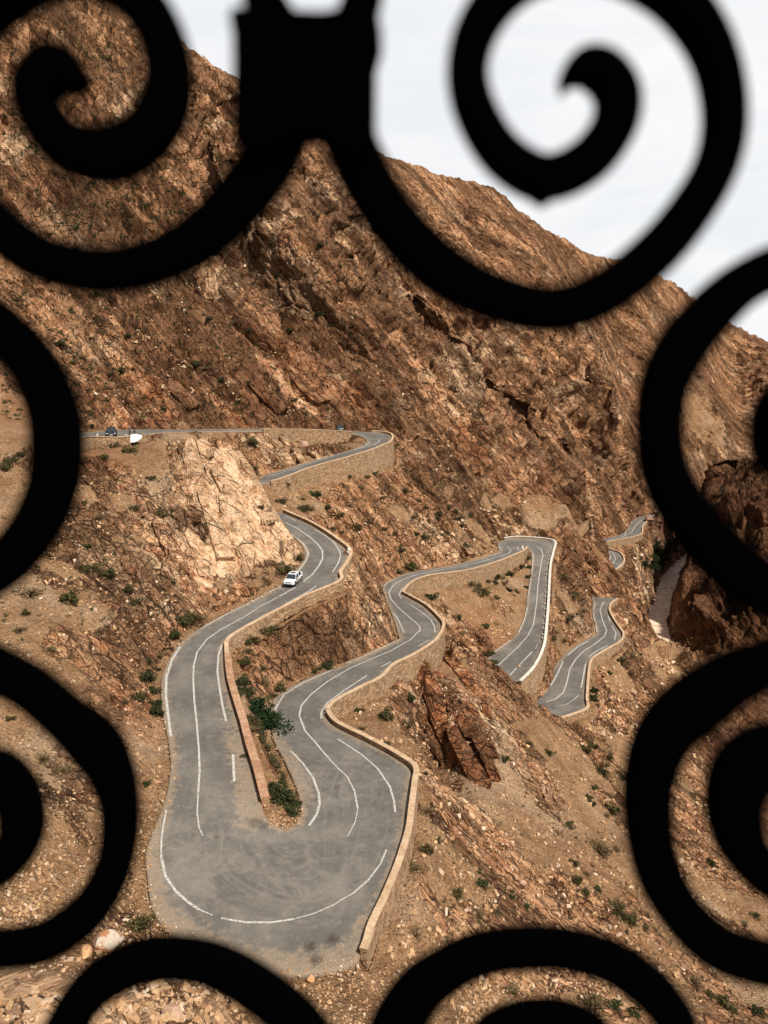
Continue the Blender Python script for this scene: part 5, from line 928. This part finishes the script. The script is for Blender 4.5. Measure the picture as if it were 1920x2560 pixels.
house(1596, 1293, 11, 9, 3.5, M_HP, 'tiny pinkish hut left of the far road end', 1); house(1627, 1317, 21, 19, 6, M_HR, 'dark red two storey house on the river side of the far road'); house(1641, 1292, 13, 12, 5, M_HR, 'small red house right behind the far road end', 1); house(1651, 1322, 13, 20, 5, M_HP, 'narrow orange red house lower on the slope towards the river')
house(1728, 1218, 20, 12, 6, M_HR, 'left flat roofed house on the terrace seen through the right scroll', 1); house(1756, 1232, 20, 15, 6, M_HR, 'right two storey house on the terrace seen through the right scroll')
# ------------------------------------------------------------------ dark trees along the river
M_BARK = simple('bark', (.07, .045, .03), .9)
def tree(u, v, hpx, label, seed):
    r = np.random.default_rng(seed); b = on(u, v); dc = b[1]*CP-b[2]*SP; h = hpx*dc/FP*1.05; root = empty('riverside_tree', (b[0], b[1], b[2]-.3), float(r.uniform(0, 6)), label, 'tree', 'dark trees by the river')
    TV = [(0, 0, 0), (.02*h, 0, .22*h), (0, .03*h, .5*h), (.03*h, 0, .8*h)]; TE = [(0, 1), (1, 2), (2, 3)]; TR = [.035*h, .026*h, .016*h, .006*h]
    for k in range(6): a = k*1.1; n = len(TV); TV += [(.17*h*math.cos(a), .17*h*math.sin(a), (.42+.07*k)*h), (.28*h*math.cos(a), .28*h*math.sin(a), (.52+.07*k)*h)]; TE += [(1 if k < 3 else 2, n), (n, n+1)]; TR += [.010*h, .005*h]
    skin('trunk', TV, TE, TR, M_BARK, root, 0)
    Vs, Fs = [], []; nb = 22; cen = np.stack([r.normal(0, .17, nb), r.normal(0, .17, nb), r.uniform(.28, .92, nb)], 1); rb = r.uniform(.07, .15, nb)*(1.15-cen[:, 2]*.5)
    for i in range(1700):
        k = int(r.integers(nb)); d = r.normal(0, 1, 3); d /= np.linalg.norm(d); c = cen[k]+d*rb[k]*r.uniform(.5, 1.1); a = r.normal(0, 1, 3); a /= np.linalg.norm(a); bb = np.cross(a, r.normal(0, 1, 3)); bb /= np.linalg.norm(bb); s_ = r.uniform(.014, .028)
        n = len(Vs); Vs += [c-a*s_, c+bb*s_*.7, c+a*s_, c-bb*s_*.7]; Fs.append([n, n+1, n+2, n+3])
    np_mesh('crown', np.array(Vs)*h, np.array(Fs), ML['fig'], root)
for i, (u, v, h, lb) in enumerate([(1632, 1442, 58, 'broad dark tree at the water edge left of the brown river'), (1655, 1425, 62, 'tallest dark green tree on the left river bank'), (1612, 1428, 38, 'small dark tree on the slope above the river trees'), (1672, 1395, 52, 'dark tree by the upper end of the visible river'), (1690, 1372, 44, 'dark tree farthest upstream beside the river, half behind the iron'), (1640, 1392, 44, 'dark tree upslope between the river and the lowest red house'), (1806, 1240, 26, 'little dark tree at the foot of the pale slabs upstream'), (1826, 1222, 22, 'small tree wedged against the right canyon spur'), (1700, 1440, 16, 'bushy small tree on the right bank of the river')]): tree(u, v, h, lb, 30+i)
# ------------------------------------------------------------------ big rock slabs standing out of the slopes
def slab_cluster(name, items, red_, pale_, sd=0):
    Vs, Fs, k = [], [], 0
    N = 12; bm = bmesh.new(); bmesh.ops.create_cube(bm, size=2); bmesh.ops.subdivide_edges(bm, edges=bm.edges[:], cuts=N, use_grid_fill=True); bm.verts.ensure_lookup_table()
    cube = np.array([v.co[:] for v in bm.verts]); FC = np.array([[v.index for v in f.verts] for f in bm.faces]); bm.free()
    r = np.random.default_rng(sd)
    for u1, v1, u2, v2, wpx in items:
        a, b = on(u1, v1), on(u2, v2); dc = ((a+b)/2)[1]*CP-((a+b)/2)[2]*SP; ax = b-a; L = np.linalg.norm(ax); ax /= L
        w = wpx*dc/FP; nr = np.cross(np.cross(ax, [0, 0, 1]), ax); nr = np.cross(ax, [.9, .35, .1]); nr *= np.sign(nr[1]*-1+nr[2]+1e-9); nr = nr-ax*nr.dot(ax); nr /= np.linalg.norm(nr); sd_ = np.cross(nr, ax)
        th = min(w*.5, 2.4)*r.uniform(.7, 1.1); P = cube.copy()
        for q in range(9):
            n = r.normal(0, 1, 3)*[.8, 1, .8]; n /= np.linalg.norm(n); d = r.uniform(.88, 1.15); t = P @ n-d; P -= np.outer(np.maximum(t, 0), n)
        W = (a+b)/2+np.outer(P[:, 0]*L*.56, ax)+np.outer(P[:, 1]*w*.5, sd_)+np.outer(P[:, 2]*th-th*.42, nr)
        Qs = (W @ Mst.T)/1.6; F1, F2, C, T = worley(Qs*np.array([.4, 1.2, 1.0]), 5); nn = W-(a+b)/2; nn /= np.linalg.norm(nn, axis=1)[:, None]+1e-9
        W = W+nn*((T*.55+(C-.5)*.22-.22*sstep(F2-F1, .1, 0)+fbm(W/.7, 3, 8)*.12)*min(1, w/3))[:, None]
        Vs.append(W); Fs.append(FC+k); k += len(W)
    o = np_mesh(name, np.vstack(Vs), np.vstack(Fs), ter.data.materials[0], None, False); n = k
    set_col(o, 'mask', np.tile([1, red_, pale_, 1], (n, 1))); set_col(o, 'extra', np.tile([0, 1, .85 if name in ('cliff_rock', 'ledge_rock') else (.5 if pale_ > .5 else 0), 1], (n, 1))); tag(o, kind='structure'); return o
slab_cluster('rock_outcrop', [(1055, 1668, 1105, 1790, 46), (1075, 1760, 1150, 1890, 46), (1105, 1690, 1180, 1820, 52), (1130, 1830, 1200, 1960, 46), (1165, 1760, 1228, 1890, 42), (1060, 1800, 1115, 1910, 30), (1115, 1640, 1175, 1720, 38), (1195, 1850, 1240, 1950, 30), (1160, 1700, 1215, 1790, 36)], .95, 0, 1)
slab_cluster('rock_outcrop_pale', [(1080, 1372, 1105, 1402, 20), (1112, 1362, 1140, 1394, 24), (1152, 1350, 1180, 1384, 24), (1190, 1338, 1213, 1374, 24), (1220, 1330, 1238, 1366, 20), (1040, 1388, 1058, 1412, 18), (1330, 1900, 1368, 1990, 28), (1370, 1930, 1398, 2000, 22), (1290, 1900, 1326, 1965, 22), (1150, 2000, 1200, 2060, 24)], .1, .8, 2)
slab_cluster('cliff_rock', [(516, 1112, 566, 1262, 52), (566, 1250, 622, 1430, 60), (590, 1130, 660, 1290, 46), (648, 1280, 706, 1410, 48), (468, 1108, 512, 1240, 44), (510, 1240, 560, 1390, 48), (470, 1330, 520, 1450, 46), (548, 1180, 610, 1300, 44)], .05, 1, 3)
slab_cluster('cliff_rock_brown', [(870, 1385, 896, 1490, 28), (900, 1400, 936, 1530, 34), (926, 1450, 946, 1520, 24), (838, 1485, 862, 1560, 28), (800, 1510, 820, 1580, 26), (300, 1180, 352, 1290, 38), (350, 1235, 412, 1370, 44), (402, 1310, 452, 1430, 42), (240, 1230, 292, 1330, 40), (190, 1262, 236, 1362, 40), (332, 1390, 388, 1500, 42), (436, 1190, 480, 1310, 42), (290, 1340, 338, 1450, 40), (400, 1440, 440, 1530, 34)], .25, .5, 4)
slab_cluster('cliff_rock_grey', [(600, 1088, 628, 1125, 16), (630, 1086, 660, 1120, 18), (664, 1086, 700, 1120, 18), (700, 1084, 722, 1112, 16), (642, 1098, 668, 1160, 18), (664, 1102, 698, 1158, 20), (690, 1100, 724, 1162, 22), (735, 1122, 762, 1158, 16), (772, 1124, 800, 1148, 14), (806, 1118, 832, 1142, 14)], 0, .9, 5)
slab_cluster('ledge_rock', [(0, 2440, 90, 2520, 90), (90, 2440, 170, 2540, 80), (-40, 2500, 60, 2600, 90), (170, 2470, 250, 2560, 70), (300, 2490, 350, 2560, 70), (520, 2500, 560, 2560, 50)], .15, .9, 6)
slab_cluster('mountain_rock', [(690, 900, 760, 985, 60), (740, 930, 800, 1010, 50), (640, 960, 700, 1030, 40), (1140, 1110, 1175, 1185, 50), (420, 960, 480, 1020, 40), (300, 985, 370, 1035, 34), (1250, 1175, 1300, 1235, 34)], .8, .4, 7)
# ------------------------------------------------------------------ wrought iron grille in front of the lens (vertical plane)
YG = .212
def gp(u, v): d = ray(u, v); return d*(YG/d[..., 1])[..., None]
M_IRON = NT_('black_iron'); M_IRON = M_IRON.out((.0006, .0006, .0007), 1.0, spec=.0)
gr_root = empty('iron_grille', (0, YG, -.12), label='black wrought iron window grille of large scrolls, close in front and out of focus', cat='grille')
def band(name, pts, sc, ox=0, oy=0, thick=.009, parent=None):
    """pts: (x, y, width) in crop units; a forged flat bar swept along them"""
    A = np.array(pts, float); A[:, 0] = ox+A[:, 0]/sc; A[:, 1] = oy+A[:, 1]/sc; A[:, 2] /= sc
    C = catmull(A, 10); P = gp(C[:, 0], C[:, 1]); dc = P[:, 1]*CP-P[:, 2]*SP; w = np.clip(C[:, 2]*1.09, 2, None)*dc/FP
    T = np.gradient(P, axis=0); T /= np.linalg.norm(T, axis=1)[:, None]+1e-12; N = np.stack([-T[:, 2], T[:, 0]*0, T[:, 0]], 1)
    ring = []
    for a in np.linspace(0, 2*math.pi, 12, endpoint=False):
        cx, cy = math.cos(a), math.sin(a); sx = math.copysign(abs(cx)**.5, cx); sy = math.copysign(abs(cy)**.5, cy)
        ring.append(P+N*(sx*w/2)[:, None]+np.array([0, 1, 0])*sy*thick/2)
    G = np.stack(ring, 1); n, k = G.shape[:2]; i = np.arange(n-1)[:, None]; j = np.arange(k)[None]; a = i*k+j; b = i*k+(j+1) % k
    F = np.stack([a, b, b+k, a+k], -1).reshape(-1, 4); V = G.reshape(-1, 3)
    ce = np.vstack([P[:1], P[-1:]]); V = np.vstack([V, ce]); c0, c1 = n*k, n*k+1; caps = []
    for q in range(0, k, 2): caps += [[c0, (q+2) % k, q+1, q], [c1, (n-1)*k+q, (n-1)*k+q+1, (n-1)*k+(q+2) % k]]
    return np_mesh(name, V-np.array(gr_root.location), np.vstack([F, caps]), M_IRON, gr_root, True)
s = .8641
band('scroll', [(190, 168, 20), (165, 165, 70), (120, 150, 100), (80, 185, 92), (88, 245, 92), (145, 315, 105), (230, 335, 112), (310, 300, 105), (358, 225, 100), (365, 150, 96), (345, 70, 95), (290, -10, 95), (200, -55, 95), (90, -50, 95), (5, -5, 95), (-60, 60, 95), (-110, 180, 95), (-115, 300, 95), (-80, 410, 95), (0, 495, 98), (100, 562, 96), (230, 585, 95), (350, 560, 98), (450, 500, 104), (540, 405, 112), (605, 300, 112), (630, 180, 100), (600, 60, 90), (565, -10, 80), (550, -80, 80)], s)
band('scroll', [(1218, 200, 6), (1228, 170, 40), (1262, 148, 76), (1305, 160, 86), (1334, 210, 90), (1322, 280, 92), (1265, 350, 92), (1175, 385, 90), (1090, 340, 86), (1033, 255, 84), (1010, 165, 84), (1028, 70, 88), (1090, -20, 92), (1180, -75, 94), (1300, -85, 94), (1410, -40, 92), (1490, 30, 90), (1545, 130, 84), (1565, 250, 82), (1545, 360, 84), (1480, 470, 90), (1400, 560, 96), (1300, 635, 96), (1190, 668, 94), (1060, 640, 100), (950, 580, 108), (860, 490, 108), (790, 380, 108), (745, 270, 110), (740, 160, 100), (765, 60, 86), (785, -10, 80), (790, -80, 80)], s)
band('bud', [(1175, 400, 90), (1175, 425, 62), (1176, 444, 12)], s)
band('scroll', [(1800, 560, 95), (1720, 565, 90), (1659, 585, 92), (1595, 620, 92), (1530, 680, 100), (1470, 755, 104), (1432, 840, 98), (1424, 930, 94), (1436, 1020, 98), (1480, 1105, 106), (1560, 1200, 112), (1659, 1275, 112), (1760, 1310, 110)], s)
band('scroll', [(1800, 860, 60), (1740, 850, 100), (1690, 880, 100), (1672, 930, 90), (1690, 985, 100), (1740, 1010, 90), (1800, 1000, 60)], s)
band('scroll', [(2000, 1610, 110), (1930, 1655, 112), (1840, 1690, 130), (1740, 1760, 150), (1660, 1840, 135), (1622, 1950, 118), (1621, 2070, 113), (1650, 2190, 110), (1710, 2290, 108), (1800, 2370, 108), (1920, 2410, 106), (2020, 2420, 106)], 1)
band('scroll', [(1985, 1890, 100), (1930, 1885, 155), (1872, 1918, 160), (1838, 1985, 138), (1838, 2060, 126), (1866, 2128, 112), (1920, 2190, 98), (2000, 2220, 98)], 1)
band('scroll', [(-160, 720, 110), (-60, 775, 118), (30, 850, 120), (95, 930, 120), (135, 1030, 122), (143, 1130, 122), (130, 1225, 118), (85, 1325, 118), (15, 1405, 118), (-70, 1460, 118), (-160, 1500, 118)], 1)
band('scroll', [(-120, 1620, 110), (0, 1678, 110), (80, 1722, 108), (160, 1790, 110), (235, 1858, 130), (280, 1935, 108), (300, 2015, 92), (297, 2110, 90), (270, 2200, 94), (217, 2280, 98), (120, 2350, 96), (0, 2372, 90), (-120, 2360, 90)], 1)
band('scroll', [(-60, 1915, 90), (0, 1930, 105), (42, 1985, 108), (56, 2047, 106), (46, 2105, 104), (0, 2160, 104), (-60, 2185, 100)], 1)
band('scroll', [(230, 760, 180), (262, 680, 178), (300, 610, 176), (345, 530, 175), (420, 450, 178), (525, 385, 180), (640, 345, 182), (780, 340, 178), (900, 360, 180), (1005, 405, 186), (1110, 470, 190), (1210, 545, 190), (1300, 630, 190), (1370, 740, 190)], 1.728, 0, 2200)
band('scroll', [(0, 760, 215), (50, 640, 215), (100, 550, 212), (170, 460, 200), (260, 395, 185), (370, 335, 178), (500, 302, 174), (640, 292, 170), (760, 295, 166), (890, 322, 168), (1000, 362, 172), (1095, 425, 176), (1180, 500, 176), (1235, 570, 172), (1270, 640, 170), (1300, 740, 170)], 1.728, 960, 2200)
band('scroll', [(420, 740, 150), (470, 665, 150), (560, 615, 150), (680, 595, 150), (800, 610, 150), (900, 665, 150), (960, 740, 150)], 1.728, 960, 2200)
# collar that clasps the two upper scrolls
bm = bmesh.new()
prof = [(513, 40), (506, 60), (513, 95), (514, 160), (512, 318), (560, 345), (640, 300), (700, 300), (770, 345), (806, 330), (812, 290), (813, 140), (826, 95), (820, 60), (806, 40), (740, 42), (700, 48), (650, 46), (605, 40)]
f0 = [bm.verts.new(Vector(gp(a/s, b/s)-np.array(gr_root.location))+Vector((0, -.007, 0))) for a, b in prof]; fa = bm.faces.new(f0)
r = bmesh.ops.extrude_face_region(bm, geom=[fa]); vs = [g for g in r['geom'] if isinstance(g, bmesh.types.BMVert)]; bmesh.ops.translate(bm, verts=vs, vec=(0, .014, 0))
bm_obj('collar', bm, M_IRON, gr_root)
# ------------------------------------------------------------------ camera, light, sky
cam = bpy.data.cameras.new('camera'); co = bpy.data.objects.new('camera', cam); COL.objects.link(co); bpy.context.scene.camera = co
co.location = (0, 0, 0); co.rotation_euler = (math.radians(90)-PITCH, 0, 0)
cam.sensor_fit = 'VERTICAL'; cam.sensor_height = 34.65; cam.sensor_width = 34.65*.75; cam.lens = 34.65*FP/2560; cam.clip_start = .02; cam.clip_end = 6000
cam.dof.use_dof = True; cam.dof.focus_distance = 140; cam.dof.aperture_fstop = cam.lens/1000/.0044
SUN_EL, SUN_AZ = math.radians(55), math.radians(138)   # azimuth from +Y towards +X: light comes from the right and from behind the camera
sd = Vector((math.sin(SUN_AZ)*math.cos(SUN_EL), math.cos(SUN_AZ)*math.cos(SUN_EL), math.sin(SUN_EL)))
ld = bpy.data.lights.new('sun', 'SUN'); ld.energy = 4.9; ld.angle = math.radians(4); ld.color = (1, .94, .84)
lo_ = bpy.data.objects.new('sun', ld); COL.objects.link(lo_); lo_.rotation_euler = sd.to_track_quat('Z', 'Y').to_euler(); lo_.location = sd*50
w = NT_('World', True); tc_ = w.n('ShaderNodeTexCoord'); sky = w.n('ShaderNodeTexSky', sky_type='NISHITA', sun_disc=False, sun_elevation=SUN_EL, sun_rotation=SUN_AZ)
skyv = w.vmath('SCALE', sky); skyv.inputs['Scale'].default_value = .10
mp = w.n('ShaderNodeMapping', {'Vector': (tc_, 'Generated'), 'Scale': (1.2, 1.2, 5.)}); n = w.noise(mp, 2.2, 7, .6, .4); n2_ = w.noise(mp, 9., 5, .6)
cl = w.mix(w.rng(n, .35, .65), (.80, .82, .85), (.90, .905, .91)); cl = w.mix(w.rng(n2_, .45, .75, 0, .25), cl, (.88, .88, .88))
sz = w.n('ShaderNodeSeparateXYZ', {0: (tc_, 'Generated')}); cov = w.rng((sz, 2), .37, .50, 0.96, .04); hz_ = w.rng((sz, 1), -.1, .45, .25, 1); cov = w.math('MULTIPLY', cov, hz_)
hi = w.mix(.75, (skyv, 0), (.25, .245, .235)); fc = w.mix(cov, hi, cl); bg = w.n('ShaderNodeBackground', {'Color': (fc, 2), 'Strength': 1.0}); w.n('ShaderNodeOutputWorld', {'Surface': bg})
sc = bpy.context.scene; sc.view_settings.view_transform = 'Standard'; sc.view_settings.look = 'None'; sc.view_settings.exposure = 0.14; sc.view_settings.gamma = 1
sc.cycles.use_denoising = True; sc.cycles.max_bounces = 4; sc.cycles.diffuse_bounces = 2
